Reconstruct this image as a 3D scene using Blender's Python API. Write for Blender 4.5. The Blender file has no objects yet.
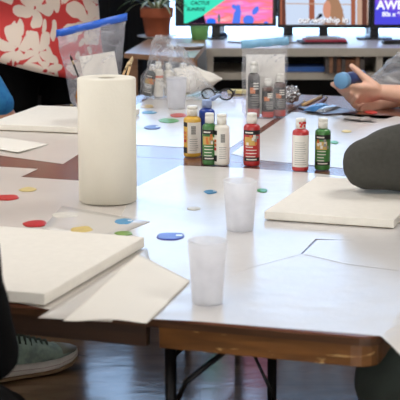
import bpy, bmesh, math, random
from mathutils import Vector, Matrix, noise
random.seed(7)
SC = bpy.context.scene
COL = SC.collection
PI = math.pi

# ------------------------------------------------------------------ camera frame
H = 1.396; TZ = 0.74; FPX = 1450.0
TH = math.atan(285 / FPX)
CR = Vector((1, 0, 0)); CF = Vector((0, math.cos(TH), -math.sin(TH))); CU = Vector((0, math.sin(TH), math.cos(TH)))
def ray(x, y): return CF + CR * ((x - 200) / FPX) - CU * ((y - 200) / FPX)
def T(x, y, z=TZ):
    d = ray(x, y); return Vector((0, 0, H)) + d * ((z - H) / d.z)
def W(x, y, Y):
    d = ray(x, y); return Vector((0, 0, H)) + d * (Y / d.y)

cd = bpy.data.cameras.new('camera'); cam = bpy.data.objects.new('camera', cd); COL.objects.link(cam)
cam.location = (0, 0, H); cam.rotation_euler = (PI / 2 - TH, 0, 0)
cd.sensor_width = 36; cd.lens = 36 * FPX / 400
cd.clip_start = 0.05; cd.clip_end = 60
cd.dof.use_dof = True; cd.dof.focus_distance = 3.75; cd.dof.aperture_fstop = 12.0
SC.camera = cam

# ------------------------------------------------------------------ materials
def lin(c):
    return tuple(((v / 12.92) if v <= 0.04045 else ((v + 0.055) / 1.055) ** 2.4) for v in [q / 255 for q in c])
def rgba(c): return (*lin(c), 1)
MATS = {}
def nt(name):
    m = bpy.data.materials.new(name); m.use_nodes = True
    n = m.node_tree; n.nodes.clear()
    out = n.nodes.new('ShaderNodeOutputMaterial')
    return m, n, out
def mat(name, col, rough=0.5, metal=0.0, vary=0.06, scale=30, bump=0.0, bscale=None, stretch=None, spec=0.5, coat=0, sss=0, col2=None, trans=0):
    if name in MATS: return MATS[name]
    m, n, out = nt(name)
    p = n.nodes.new('ShaderNodeBsdfPrincipled'); n.links.new(p.outputs[0], out.inputs[0])
    p.inputs['Roughness'].default_value = rough; p.inputs['Metallic'].default_value = metal
    p.inputs['Specular IOR Level'].default_value = spec
    p.inputs['Coat Weight'].default_value = coat
    p.inputs['Transmission Weight'].default_value = trans
    if sss:
        p.inputs['Subsurface Weight'].default_value = sss; p.inputs['Subsurface Radius'].default_value = (.02, .008, .004)
    tc = n.nodes.new('ShaderNodeTexCoord'); mp = n.nodes.new('ShaderNodeMapping')
    n.links.new(tc.outputs['Object'], mp.inputs[0])
    if stretch: mp.inputs['Scale'].default_value = stretch
    nz = n.nodes.new('ShaderNodeTexNoise'); nz.inputs['Scale'].default_value = scale; nz.inputs['Detail'].default_value = 4
    n.links.new(mp.outputs[0], nz.inputs[0])
    cr = n.nodes.new('ShaderNodeValToRGB')
    c = lin(col)
    d = lin(col2) if col2 else tuple(v * (1 - vary * 2) for v in c)
    cr.color_ramp.elements[0].position = .35; cr.color_ramp.elements[1].position = .65
    cr.color_ramp.elements[0].color = (*d, 1); cr.color_ramp.elements[1].color = (*c, 1)
    n.links.new(nz.outputs[0], cr.inputs[0]); n.links.new(cr.outputs[0], p.inputs['Base Color'])
    if bump:
        b = n.nodes.new('ShaderNodeBump'); b.inputs['Strength'].default_value = bump; b.inputs['Distance'].default_value = .01
        nz2 = n.nodes.new('ShaderNodeTexNoise'); nz2.inputs['Scale'].default_value = bscale or scale * 3; nz2.inputs['Detail'].default_value = 3
        n.links.new(mp.outputs[0], nz2.inputs[0]); n.links.new(nz2.outputs[0], b.inputs['Height']); n.links.new(b.outputs[0], p.inputs['Normal'])
    MATS[name] = m; return m
def emit(name, col, s=1.0):
    if name in MATS: return MATS[name]
    m, n, out = nt(name)
    e = n.nodes.new('ShaderNodeEmission'); e.inputs[0].default_value = rgba(col); e.inputs[1].default_value = s
    n.links.new(e.outputs[0], out.inputs[0]); MATS[name] = m; return m
def film(name, col, fac=0.25, rough=0.2, wr=22, hi=0.75):
    """thin clear plastic: mostly see-through, whiter along its creases"""
    if name in MATS: return MATS[name]
    m, n, out = nt(name)
    tr = n.nodes.new('ShaderNodeBsdfTransparent'); tr.inputs[0].default_value = (.97, .97, .98, 1)
    p = n.nodes.new('ShaderNodeBsdfPrincipled'); p.inputs['Base Color'].default_value = rgba(col); p.inputs['Roughness'].default_value = rough
    mx = n.nodes.new('ShaderNodeMixShader')
    tc = n.nodes.new('ShaderNodeTexCoord')
    nz = n.nodes.new('ShaderNodeTexNoise'); nz.inputs['Scale'].default_value = wr; nz.inputs['Detail'].default_value = 5; nz.inputs['Distortion'].default_value = 1.2
    n.links.new(tc.outputs['Object'], nz.inputs[0])
    mr = n.nodes.new('ShaderNodeMapRange'); mr.inputs[1].default_value = .42; mr.inputs[2].default_value = .78; mr.inputs[3].default_value = fac; mr.inputs[4].default_value = hi
    vd = n.nodes.new('ShaderNodeVectorMath'); vd.operation = 'MULTIPLY_ADD'; vd.inputs[1].default_value = (.12, .12, .12)
    n.links.new(nz.outputs['Color'], vd.inputs[0]); n.links.new(tc.outputs['Object'], vd.inputs[2])
    vo = n.nodes.new('ShaderNodeTexVoronoi'); vo.feature = 'DISTANCE_TO_EDGE'; vo.inputs['Scale'].default_value = wr * .9; n.links.new(vd.outputs[0], vo.inputs['Vector'])
    m2 = n.nodes.new('ShaderNodeMapRange'); m2.inputs[1].default_value = 0; m2.inputs[2].default_value = .07; m2.inputs[3].default_value = hi * .55; m2.inputs[4].default_value = 0  # bright crease highlights painted in as whiter lines
    n.links.new(vo.outputs[0], m2.inputs[0])
    mxx = n.nodes.new('ShaderNodeMath'); mxx.operation = 'MAXIMUM'
    n.links.new(nz.outputs[0], mr.inputs[0]); n.links.new(mr.outputs[0], mxx.inputs[0]); n.links.new(m2.outputs[0], mxx.inputs[1]); n.links.new(mxx.outputs[0], mx.inputs[0])
    tl = n.nodes.new('ShaderNodeBsdfTranslucent'); tl.inputs[0].default_value = rgba(col)
    ms = n.nodes.new('ShaderNodeMixShader'); ms.inputs[0].default_value = .3
    n.links.new(p.outputs[0], ms.inputs[1]); n.links.new(tl.outputs[0], ms.inputs[2])
    b = n.nodes.new('ShaderNodeBump'); b.inputs['Strength'].default_value = .25; b.inputs['Distance'].default_value = .01
    n.links.new(nz.outputs[0], b.inputs['Height']); n.links.new(b.outputs[0], p.inputs['Normal'])
    n.links.new(tr.outputs[0], mx.inputs[1]); n.links.new(ms.outputs[0], mx.inputs[2]); n.links.new(mx.outputs[0], out.inputs[0])
    MATS[name] = m; return m
def frosted(name, col, fac):
    if name in MATS: return MATS[name]
    m, n, out = nt(name)
    tr = n.nodes.new('ShaderNodeBsdfTransparent'); tr.inputs[0].default_value = (.96, .96, .97, 1)
    df = n.nodes.new('ShaderNodeBsdfPrincipled'); df.inputs['Base Color'].default_value = rgba(col); df.inputs['Roughness'].default_value = .35
    tl = n.nodes.new('ShaderNodeBsdfTranslucent'); tl.inputs[0].default_value = rgba(col)
    a = n.nodes.new('ShaderNodeMixShader'); a.inputs[0].default_value = .5
    n.links.new(df.outputs[0], a.inputs[1]); n.links.new(tl.outputs[0], a.inputs[2])
    mx = n.nodes.new('ShaderNodeMixShader')
    tc = n.nodes.new('ShaderNodeTexCoord'); nz = n.nodes.new('ShaderNodeTexNoise'); nz.inputs['Scale'].default_value = 40
    n.links.new(tc.outputs['Object'], nz.inputs[0])
    mr = n.nodes.new('ShaderNodeMapRange'); mr.inputs[3].default_value = fac - .06; mr.inputs[4].default_value = fac + .06
    n.links.new(nz.outputs[0], mr.inputs[0]); n.links.new(mr.outputs[0], mx.inputs[0])
    n.links.new(tr.outputs[0], mx.inputs[1]); n.links.new(a.outputs[0], mx.inputs[2]); n.links.new(mx.outputs[0], out.inputs[0])
    MATS[name] = m; return m
def floral(name):
    m, n, out = nt(name)
    p = n.nodes.new('ShaderNodeBsdfPrincipled'); p.inputs['Roughness'].default_value = .8; n.links.new(p.outputs[0], out.inputs[0])
    tc = n.nodes.new('ShaderNodeTexCoord')
    last = None
    for k, (rot, sc, loc, th) in enumerate((((0, .6, 0), (9, 7, 23), (0, 0, 0), .30), ((0, -.7, 0), (9, 7, 25), (3.3, 1, .7), .27), ((0, 1.5, 0), (8, 7, 21), (7.1, 2, 1.4), .25))):
        mp = n.nodes.new('ShaderNodeMapping'); mp.inputs['Rotation'].default_value = rot; mp.inputs['Scale'].default_value = tuple(v * .95 for v in (sc[2], sc[1], sc[0])) ; mp.inputs['Location'].default_value = loc
        nz = n.nodes.new('ShaderNodeTexNoise'); nz.inputs['Scale'].default_value = 7; nz.inputs['Detail'].default_value = 2
        n.links.new(tc.outputs['Object'], nz.inputs[0])
        va = n.nodes.new('ShaderNodeVectorMath'); va.operation = 'MULTIPLY_ADD'; va.inputs[1].default_value = (.10, .10, .10)
        n.links.new(nz.outputs['Color'], va.inputs[0]); n.links.new(tc.outputs['Object'], va.inputs[2])
        n.links.new(va.outputs[0], mp.inputs[0])
        v = n.nodes.new('ShaderNodeTexVoronoi'); v.inputs['Scale'].default_value = 1.0; v.inputs['Randomness'].default_value = .8
        n.links.new(mp.outputs[0], v.inputs['Vector'])
        lt = n.nodes.new('ShaderNodeMath'); lt.operation = 'LESS_THAN'; lt.inputs[1].default_value = th
        n.links.new(v.outputs['Distance'], lt.inputs[0])
        if last is None: last = lt
        else:
            mxm = n.nodes.new('ShaderNodeMath'); mxm.operation = 'MAXIMUM'
            n.links.new(last.outputs[0], mxm.inputs[0]); n.links.new(lt.outputs[0], mxm.inputs[1]); last = mxm
    sx = n.nodes.new('ShaderNodeSeparateXYZ'); n.links.new(va.outputs[0], sx.inputs[0])
    cb = n.nodes.new('ShaderNodeCombineXYZ'); n.links.new(sx.outputs[0], cb.inputs[0]); n.links.new(sx.outputs[2], cb.inputs[1])
    v = n.nodes.new('ShaderNodeTexVoronoi'); v.voronoi_dimensions = '2D'; v.inputs['Scale'].default_value = 6.5; v.inputs['Randomness'].default_value = .7
    n.links.new(cb.outputs[0], v.inputs['Vector'])
    sb = n.nodes.new('ShaderNodeVectorMath'); sb.operation = 'SUBTRACT'; n.links.new(cb.outputs[0], sb.inputs[0]); n.links.new(v.outputs['Position'], sb.inputs[1])
    s2 = n.nodes.new('ShaderNodeSeparateXYZ'); n.links.new(sb.outputs[0], s2.inputs[0])
    def mth(op, a, b=None):
        q = n.nodes.new('ShaderNodeMath'); q.operation = op
        for i, w_ in enumerate((a, b)):
            if w_ is None: continue
            if isinstance(w_, (int, float)): q.inputs[i].default_value = w_
            else: n.links.new(w_, q.inputs[i])
        return q.outputs[0]
    sc_ = n.nodes.new('ShaderNodeSeparateColor'); n.links.new(v.outputs['Color'], sc_.inputs[0])
    ang = mth('ADD', mth('MULTIPLY', mth('ARCTAN2', s2.outputs[1], s2.outputs[0]), 2.5), mth('MULTIPLY', sc_.outputs[0], 6.28))
    R_ = mth('ADD', mth('MULTIPLY', mth('POWER', mth('ABSOLUTE', mth('COSINE', ang)), .7), .50), .06)
    fl = mth('MULTIPLY', mth('LESS_THAN', v.outputs['Distance'], R_), mth('GREATER_THAN', v.outputs['Distance'], .05))
    tot = mth('MAXIMUM', fl, last.outputs[0])
    class _o: outputs = [tot]
    last = _o
    cr = n.nodes.new('ShaderNodeValToRGB'); cr.color_ramp.elements[0].color = rgba((210, 62, 60)); cr.color_ramp.elements[1].color = rgba((240, 222, 205))
    n.links.new(last.outputs[0], cr.inputs[0]); n.links.new(cr.outputs[0], p.inputs['Base Color'])
    return m
def wood(name, c1, c2, rough=.35, sc=(1.2, 14, 14), planks=None, spec=.5, coat=0):
    if name in MATS: return MATS[name]
    m, n, out = nt(name)
    p = n.nodes.new('ShaderNodeBsdfPrincipled'); p.inputs['Roughness'].default_value = rough; p.inputs['Specular IOR Level'].default_value = spec
    p.inputs['Coat Weight'].default_value = coat; p.inputs['Coat Roughness'].default_value = .15
    n.links.new(p.outputs[0], out.inputs[0])
    tc = n.nodes.new('ShaderNodeTexCoord'); mp = n.nodes.new('ShaderNodeMapping'); mp.inputs['Scale'].default_value = sc
    n.links.new(tc.outputs['Object'], mp.inputs[0])
    nz = n.nodes.new('ShaderNodeTexNoise'); nz.inputs['Scale'].default_value = 3; nz.inputs['Detail'].default_value = 6; nz.inputs['Distortion'].default_value = .6
    n.links.new(mp.outputs[0], nz.inputs[0])
    cr = n.nodes.new('ShaderNodeValToRGB'); cr.color_ramp.elements[0].position = .3; cr.color_ramp.elements[1].position = .7
    cr.color_ramp.elements[0].color = rgba(c1); cr.color_ramp.elements[1].color = rgba(c2)
    n.links.new(nz.outputs[0], cr.inputs[0])
    src = cr.outputs[0]
    if planks:
        br = n.nodes.new('ShaderNodeTexBrick'); br.inputs['Scale'].default_value = 1
        br.inputs['Brick Width'].default_value = planks[0]; br.inputs['Row Height'].default_value = planks[1]; br.inputs['Mortar Size'].default_value = .004
        br.inputs['Color1'].default_value = (.8, .8, .8, 1); br.inputs['Color2'].default_value = (1, 1, 1, 1); br.inputs['Mortar'].default_value = (.72, .72, .72, 1)
        n.links.new(tc.outputs['Object'], br.inputs[0])
        mm = n.nodes.new('ShaderNodeMix'); mm.data_type = 'RGBA'; mm.blend_type = 'MULTIPLY'; mm.inputs[0].default_value = 1
        n.links.new(src, mm.inputs[6]); n.links.new(br.outputs[0], mm.inputs[7]); src = mm.outputs[2]
    n.links.new(src, p.inputs['Base Color'])
    b = n.nodes.new('ShaderNodeBump'); b.inputs['Strength'].default_value = .15; b.inputs['Distance'].default_value = .004
    n.links.new(nz.outputs[0], b.inputs['Height']); n.links.new(b.outputs[0], p.inputs['Normal'])
    MATS[name] = m; return m

# ------------------------------------------------------------------ mesh helpers
def obj(name, bm, m, parent=None, smooth=False, loc=None, rot=None):
    me = bpy.data.meshes.new(name); bmesh.ops.recalc_face_normals(bm, faces=bm.faces); bm.to_mesh(me); bm.free()
    o = bpy.data.objects.new(name, me); COL.objects.link(o)
    for q in (m if isinstance(m, (list, tuple)) else [m]): me.materials.append(q)
    if smooth:
        for f in me.polygons: f.use_smooth = True
    if parent: o.parent = parent
    if loc is not None: o.location = loc
    if rot is not None: o.rotation_euler = rot
    return o
def tag(o, label, cat=None, group=None, kind=None):
    if label: o['label'] = label
    if cat: o['category'] = cat
    if group: o['group'] = group
    if kind: o['kind'] = kind
    return o
def thing(name, label, cat, loc=(0, 0, 0), rz=0, group=None, rot=None):
    o = bpy.data.objects.new(name, None); COL.objects.link(o); o.empty_display_size = .05
    o.location = loc; o.rotation_euler = rot or (0, 0, rz)
    return tag(o, label, cat, group)
def struct(o): o['kind'] = 'structure'; return o
def BM(): return bmesh.new()
def box(bm, c, s, bev=0, rz=0, mi=0, M=None):
    r = bmesh.ops.create_cube(bm, size=1, matrix=(M or Matrix.Translation(c) @ Matrix.Rotation(rz, 4, 'Z')) @ Matrix.Diagonal((*s, 1)))
    fs = {f for v in r['verts'] for f in v.link_faces}
    for f in fs: f.material_index = mi
    if bev:
        es = list({e for v in r['verts'] for e in v.link_edges})
        g = bmesh.ops.bevel(bm, geom=es, offset=bev, segments=2, affect='EDGES', profile=.6)
        for f in g['faces']: f.material_index = mi
    return bm
def lathe(bm, prof, seg=32, c=(0, 0, 0), mi=0, a0=0, a1=2 * PI, M=None, sx=1, sy=1):
    full = abs(a1 - a0 - 2 * PI) < 1e-6
    n = seg if full else seg + 1
    rings = []
    for r, z in prof:
        if r < 1e-6:
            p = Vector((0, 0, z)); p = (M @ p) if M else p
            v = bm.verts.new(p + Vector(c)); rings.append([v] * n)
        else:
            ring = []
            for i in range(n):
                a = a0 + (a1 - a0) * i / seg
                p = Vector((r * math.cos(a) * sx, r * math.sin(a) * sy, z)); p = (M @ p) if M else p
                ring.append(bm.verts.new(p + Vector(c)))
            rings.append(ring)
    for A, B in zip(rings, rings[1:]):
        for i in range(n if full else n - 1):
            j = (i + 1) % n
            vs = []
            for v in (A[i], A[j], B[j], B[i]):
                if v not in vs: vs.append(v)
            if len(vs) >= 3:
                f = bm.faces.new(vs); f.material_index = mi
    return bm
def tube(bm, pts, r, seg=10, mi=0, closed=False, r1=None):
    pts = [Vector(p) for p in pts]; n = len(pts); rings = []
    up = Vector((0, 0, 1))
    for i, p in enumerate(pts):
        a = pts[i - 1] if (i > 0 or closed) else p; b = pts[(i + 1) % n] if (i < n - 1 or closed) else p
        d = (b - a).normalized()
        s = d.cross(up)
        if s.length < .05: s = d.cross(Vector((0, 1, 0)))
        s.normalize(); t = d.cross(s)
        rr = r if r1 is None else r + (r1 - r) * i / (n - 1)
        if isinstance(r, (list, tuple)): rr = r[i]
        rings.append([bm.verts.new(p + (s * math.cos(2 * PI * k / seg) + t * math.sin(2 * PI * k / seg)) * rr) for k in range(seg)])
    pairs = list(zip(rings, rings[1:])) + ([(rings[-1], rings[0])] if closed else [])
    for A, B in pairs:
        for k in range(seg):
            f = bm.faces.new((A[k], A[(k + 1) % seg], B[(k + 1) % seg], B[k])); f.material_index = mi
    if not closed:
        bm.faces.new(rings[0][::-1]).material_index = mi; bm.faces.new(rings[-1]).material_index = mi
    return bm
def prism(bm, pts, z0, z1, mi=0):
    a = [bm.verts.new((p[0], p[1], z0)) for p in pts]; b = [bm.verts.new((p[0], p[1], z1)) for p in pts]
    n = len(pts)
    bm.faces.new(a[::-1]).material_index = mi; bm.faces.new(b).material_index = mi
    for i in range(n): bm.faces.new((a[i], a[(i + 1) % n], b[(i + 1) % n], b[i])).material_index = mi
    return bm
def capsule(bm, p0, r0, p1, r1, seg=14):
    p0 = Vector(p0); p1 = Vector(p1); d = p1 - p0; L = d.length
    if L < 1e-5: d = Vector((0, 0, 1)); L = 1e-5
    q = Vector((0, 0, 1)).rotation_difference(d.normalized()).to_matrix()
    prof = [(0, -r0)] + [(r0 * math.cos(a), r0 * math.sin(a)) for a in (-1.1, -.7, -.35, 0)]
    prof += [(r1 * math.cos(a), L + r1 * math.sin(a)) for a in (0, .35, .7, 1.1)] + [(0, L + r1)]
    lathe(bm, prof, seg, tuple(p0), M=q)
def remeshed(bm, voxel, smooth=6, fac=.5):
    me = bpy.data.meshes.new('raw'); bmesh.ops.recalc_face_normals(bm, faces=bm.faces); bm.to_mesh(me); bm.free()
    o = bpy.data.objects.new('raw', me); COL.objects.link(o)
    m = o.modifiers.new('r', 'REMESH'); m.mode = 'VOXEL'; m.voxel_size = voxel
    s = o.modifiers.new('s', 'SMOOTH'); s.iterations = smooth; s.factor = fac
    dg = bpy.context.evaluated_depsgraph_get()
    res = bpy.data.meshes.new_from_object(o.evaluated_get(dg))
    bpy.data.objects.remove(o); bpy.data.meshes.remove(me)
    b = bmesh.new(); b.from_mesh(res); bpy.data.meshes.remove(res); return b
def text_bm(s, size, shear=0, extrude=.0004, space=1.0, bold=0):
    cu = bpy.data.curves.new('t', 'FONT'); cu.body = s; cu.size = size; cu.shear = shear; cu.extrude = extrude; cu.space_character = space; cu.offset = bold
    o = bpy.data.objects.new('t', cu); COL.objects.link(o)
    dg = bpy.context.evaluated_depsgraph_get()
    me = bpy.data.meshes.new_from_object(o.evaluated_get(dg)); bpy.data.objects.remove(o); bpy.data.curves.remove(cu)
    b = bmesh.new(); b.from_mesh(me); bpy.data.meshes.remove(me); return b

# ------------------------------------------------------------------ palette
M_canvas = mat('canvas cloth', (240, 235, 224), .85, vary=.015, scale=60, bump=.05, bscale=900)
M_paper = mat('coated table paper', (218, 215, 212), .27, vary=.02, scale=7, bump=.14, bscale=16, spec=.75)
M_paperg = mat('greyish table paper', (212, 205, 196), .30, vary=.02, scale=7, bump=.08, bscale=12, spec=.5)
M_foam = mat('white paper', (238, 233, 222), .7, vary=.01, scale=8, bump=.05, bscale=10)
M_wax = mat('palette paper', (214, 209, 202), .3, vary=.02, scale=9, bump=.05, bscale=10)
M_towel = mat('paper towel', (242, 236, 220), .95, vary=.01, scale=20, bump=.10, bscale=170)
M_card = mat('cardboard core', (196, 184, 164), .9)
M_top = wood('brown table top', (92, 56, 44), (128, 84, 66), .22, (2, 22, 22), spec=.28)
M_band = wood('dark edge band', (56, 36, 22), (88, 58, 38), .3, (2, 30, 30))
M_apron = wood('varnished apron', (84, 52, 22), (122, 78, 36), .35, (3, 26, 26), coat=.3)
_n = M_apron.node_tree; _p = [q for q in _n.nodes if q.type == 'BSDF_PRINCIPLED'][0]; _src = _p.inputs['Base Color'].links[0].from_socket
_tc = _n.nodes.new('ShaderNodeTexCoord'); _mp = _n.nodes.new('ShaderNodeMapping'); _mp.inputs['Scale'].default_value = (9, 30, 60); _nz = _n.nodes.new('ShaderNodeTexNoise'); _nz.inputs['Scale'].default_value = 1.2; _nz.inputs['Distortion'].default_value = 1.5
_n.links.new(_tc.outputs['Object'], _mp.inputs[0]); _n.links.new(_mp.outputs[0], _nz.inputs[0])
_mr = _n.nodes.new('ShaderNodeMapRange'); _mr.inputs[1].default_value = .66; _mr.inputs[2].default_value = .72; _n.links.new(_nz.outputs[0], _mr.inputs[0])
_mx = _n.nodes.new('ShaderNodeMix'); _mx.data_type = 'RGBA'; _mx.inputs[7].default_value = rgba((196, 160, 104)); _n.links.new(_mr.outputs[0], _mx.inputs[0]); _n.links.new(_src, _mx.inputs[6]); _n.links.new(_mx.outputs[2], _p.inputs['Base Color'])
M_apron_shade = wood('shaded apron', (46, 28, 16), (66, 42, 24), .5, (3, 26, 26))  # apron wood darkened in its colour for the shade under overhanging paper
M_black = mat('black metal', (26, 25, 26), .4, .6)
M_plast = mat('black plastic', (20, 20, 22), .35)
M_white = mat('white plastic', (238, 236, 230), .4, vary=.01)
M_floor = wood('floor boards', (104, 78, 56), (134, 104, 78), .13, (2.5, 5, 5), planks=(1.3, .3), spec=.2)
M_wall = mat('wall paint', (228, 226, 222), .8, vary=.01, scale=4)
M_skin = mat('skin', (232, 184, 158), .5, vary=.05, scale=25, sss=.15)
M_skin2 = mat('skin tan', (206, 150, 120), .5, vary=.05, scale=25, sss=.15)
M_hair = mat('dark hair', (50, 36, 28), .6, vary=.2, scale=60, stretch=(1, 1, .1))
M_eye = mat('eye white', (235, 232, 228), .2)

# ------------------------------------------------------------------ the room
bm = BM(); box(bm, (0, 3, -.05), (9, 14, .1)); struct(obj('floor', bm, M_floor))
bm = BM(); box(bm, (0, 3, 2.85), (9, 14, .1)); struct(obj('ceiling', bm, mat('ceiling paint', (236, 234, 230), .9, vary=.01)))
bm = BM(); box(bm, (-4.45, 3, 1.4), (.1, 14, 2.8)); struct(obj('wall_left', bm, M_wall))
bm = BM(); box(bm, (4.45, 3, 1.4), (.1, 14, 2.8)); struct(obj('wall_right', bm, M_wall))
bm = BM(); box(bm, (0, -3.95, 1.4), (8.8, .1, 2.8)); struct(obj('wall_front', bm, M_wall))
WX0, WX1, WZ0, WZ1, WY = -.70, 1.75, .70, 2.35, 7.98
bm = BM()
box(bm, ((-4.4 + WX0) / 2, WY + .06, 1.4), (WX0 + 4.4, .12, 2.8)); box(bm, ((4.4 + WX1) / 2, WY + .06, 1.4), (4.4 - WX1, .12, 2.8))
box(bm, ((WX0 + WX1) / 2, WY + .06, WZ0 / 2), (WX1 - WX0, .12, WZ0)); box(bm, ((WX0 + WX1) / 2, WY + .06, (WZ1 + 2.8) / 2), (WX1 - WX0, .12, 2.8 - WZ1))
struct(obj('wall_back', bm, M_wall))
win = struct(thing('window_1', None, None, ((WX0 + WX1) / 2, WY + .06, WZ0)))
bm = BM(); w = WX1 - WX0; h = WZ1 - WZ0
box(bm, (0, 0, .01), (w, .06, .02)); box(bm, (0, 0, h - .025), (w, .06, .05))
for x in (-w / 2 + .02, -w / 6, w / 6, w / 2 - .02): box(bm, (x, 0, h / 2), (.04, .058, h - .005))
obj('window_frame', bm, mat('window frame paint', (235, 235, 235), .5), win)
bm = BM(); box(bm, (0, .01, h / 2), (w - .06, .006, h - .05))
g = film('window glass', (230, 240, 250), .02, .05, 1.5, .02); obj('window_pane', bm, g, win)

# black curtain on the left of the window
bm = BM(); n = 160; prev = None
for k in range(n + 1):
    x = -2.6 + 2.44 * k / n; y = 7.78 + .035 * math.sin(k * .62) + .015 * math.sin(k * 1.7 + 1)
    a = bm.verts.new((x, y, .03)); b = bm.verts.new((x, y * .5 + 7.78 * .5, 1.06))
    if prev: bm.faces.new((prev[0], a, b, prev[1]))
    prev = (a, b)
bmesh.ops.solidify(bm, geom=bm.faces[:], thickness=.004)
tag(obj('curtain', bm, mat('black curtain cloth', (24, 22, 24), .9, vary=.1), smooth=True), 'black pleated cloth hanging low under the window behind the potted plant', 'curtain')

# lamps
def area(name, loc, size, power, col, rot=(0, 0, 0), sy=None):
    l = bpy.data.lights.new(name, 'AREA'); l.energy = power; l.color = col; l.size = size
    if sy: l.shape = 'RECTANGLE'; l.size_y = sy
    o = bpy.data.objects.new(name, l); COL.objects.link(o); o.location = loc; o.rotation_euler = rot; return o
for x, y, p in ((-1.4, 1.2, 22), (1.4, 1.2, 20), (-1.4, 4.2, 24), (1.4, 4.2, 25)):
    area('ceiling_lamp', (x, y, 2.74), .9, p, (1, .98, .955))
WINDOW = area('window_or_fill_light', ((WX0 + WX1) / 2, WY + .16, (WZ0 + WZ1) / 2), w - .1, 10, (1, 1, 1), (PI / 2, 0, PI), h - .1)
WINDOW.rotation_euler = (-PI / 2, 0, 0)
WINDOW.data.cycles.is_portal = True
# added fill lamps with unseen window frames, behind camera and on left wall
for n_, (loc, rz, ww, hh_, pw) in enumerate((((0.2, -3.88, 1.45), 0, 4.0, 1.9, 145), ((-4.38, 3.2, 1.35), -PI / 2, 3.0, 1.8, 45)), 2):
    wn = struct(thing('window_%d' % n_, None, None, loc, rz)); bm = BM()
    for x in (-ww / 2, -ww / 6, ww / 6, ww / 2): box(bm, (x, 0, 0), (.05, .05, hh_ + .05))
    for z in (-hh_ / 2, hh_ / 2): box(bm, (0, 0, z), (ww, .048, .05))
    obj('window_frame', bm, mat('window frame paint', (235, 235, 235), .5), wn)
    l_ = area('window_or_fill_light', loc, ww - .1, pw, (.93, .96, 1), (PI / 2, 0, rz), hh_ - .1)
    l_.rotation_euler = (PI / 2, 0, rz + PI) if n_ == 9 else (PI / 2, 0, rz + PI) 
wd = bpy.data.worlds.new('world'); SC.world = wd; wd.use_nodes = True
bg = wd.node_tree.nodes['Background']; bg.inputs[0].default_value = (.44, .67, 1, 1); bg.inputs[1].default_value = 4.4

# ------------------------------------------------------------------ tables
AZ = math.radians(-18.2)
UU = Vector((math.cos(AZ), math.sin(AZ), 0)); VV = Vector((-math.sin(AZ), math.cos(AZ), 0))
CORNER = T(381, 338.5); CORNER.z = 0
TL, TD = 1.83, .76
def uv(u, v, z=TZ): return CORNER + UU * u + VV * v + Vector((0, 0, z))
def rrect(x0, x1, y0, y1, r, n=6):
    pts = []
    for cx, cy, a in ((x1 - r, y0 + r, -PI / 2), (x1 - r, y1 - r, 0), (x0 + r, y1 - r, PI / 2), (x0 + r, y0 + r, PI)):
        for k in range(n + 1):
            b = a + PI / 2 * k / n; pts.append((cx + r * math.cos(b), cy + r * math.sin(b)))
    return pts
TABLE_LABELS = ('brown folding table nearest the camera with varnished apron and black legs', 'second folding table from the camera, with the front water cup and paint bottles row',
                'third folding table from the camera, under the red and green puddles behind the bottles', 'farthest folding table, nearest the desk with the screens')
TABLE_LABELS = ('brown folding table nearest the camera with varnished apron and black legs',
                'folding table directly behind the nearest one, under the paper towel roll',
                'folding table with the bare brown strip beside the row of paint bottles',
                'farthest folding table, under the clear bags of bottles')
for k in range(4):
    t = thing('folding_table', TABLE_LABELS[k], 'table', uv((0, 0, .36, .36)[k], k * TD, 0), AZ, 'folding tables pushed together')
    g = .0015
    bm = BM(); prism(bm, rrect(-TL, 0, g, TD - g, .035), TZ - .004, TZ)
    obj('tabletop', bm, M_top, t)
    bm = BM(); prism(bm, rrect(-TL, 0, g, TD - g, .035), TZ - .016, TZ - .0042)
    bmesh.ops.bevel(bm, geom=[e for e in bm.edges if e.calc_face_angle(0) > 1], offset=.004, segments=2, affect='EDGES')
    obj('edge_band', bm, M_band, t)
    bot = TZ - .016
    # aprons: near side in two boards with a gap between
    bm = BM(); box(bm, ((-TL + .02 - .398) / 2, .017, bot - .0185), (TL - .418, .018, .037)); obj('apron', bm, M_apron_shade, t)
    bm = BM()
    path = [(-.375, .008), (-.05, .008), (-.032, .010), (-.018, .018), (-.010, .030), (-.008, .05), (-.008, TD - .03)]
    pin = [(-.375, .024), (-.05, .024), (-.04, .026), (-.030, .032), (-.026, .040), (-.024, .05), (-.024, TD - .03)]
    prism(bm, path + pin[::-1], bot - .037, bot); obj('apron', bm, M_apron, t)
    bm = BM(); box(bm, (-TL / 2 - .02, TD - .017, bot - .0185), (TL - .1, .018, .037)); obj('apron', bm, M_apron_shade, t)
    iz = Matrix.Rotation(-AZ, 3, 'Z'); base0 = uv(0, 0, 0)
    def lc(x, y, Y): return iz @ (W(x, y, Y) - base0)
    exn = (-.368, -.10, -.19, -.19)[k]
    for ex, s in ((exn, 1), ((-TL + .36, -TL + .36, -1.26, -TL + .36)[k], -1)):
        for ly in (.045, TD - .06):
            bm = BM(); lathe(bm, [(0, .0), (.0125, .0), (.0125, .02), (.0100, .022), (.0100, bot - .0005), (0, bot - .0005)], 16, (ex, ly, 0)); obj('leg', bm, M_black, t, True)
        bm = BM(); tube(bm, [(ex, .05, .16), (ex, TD - .065, .16)], .008); obj('stretcher', bm, M_black, t, True)
        c_ = [lc(228, 349, 2.42), lc(186, 382, 2.42), lc(176, 404, 2.42)]
        bm = BM(); tube(bm, [(ex + (p.x + .368) * s, p.y, min(p.z, bot)) for p in c_], .005); obj('brace', bm, M_black, t, True)
        c_ = [lc(248, 342, 2.95), lc(271, 391, 2.95), lc(274, 404, 2.95)]
        bm = BM(); tube(bm, [(ex + (p.x + .368) * s, p.y, min(p.z, bot)) for p in c_], .0035); obj('brace', bm, M_black, t, True)

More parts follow.
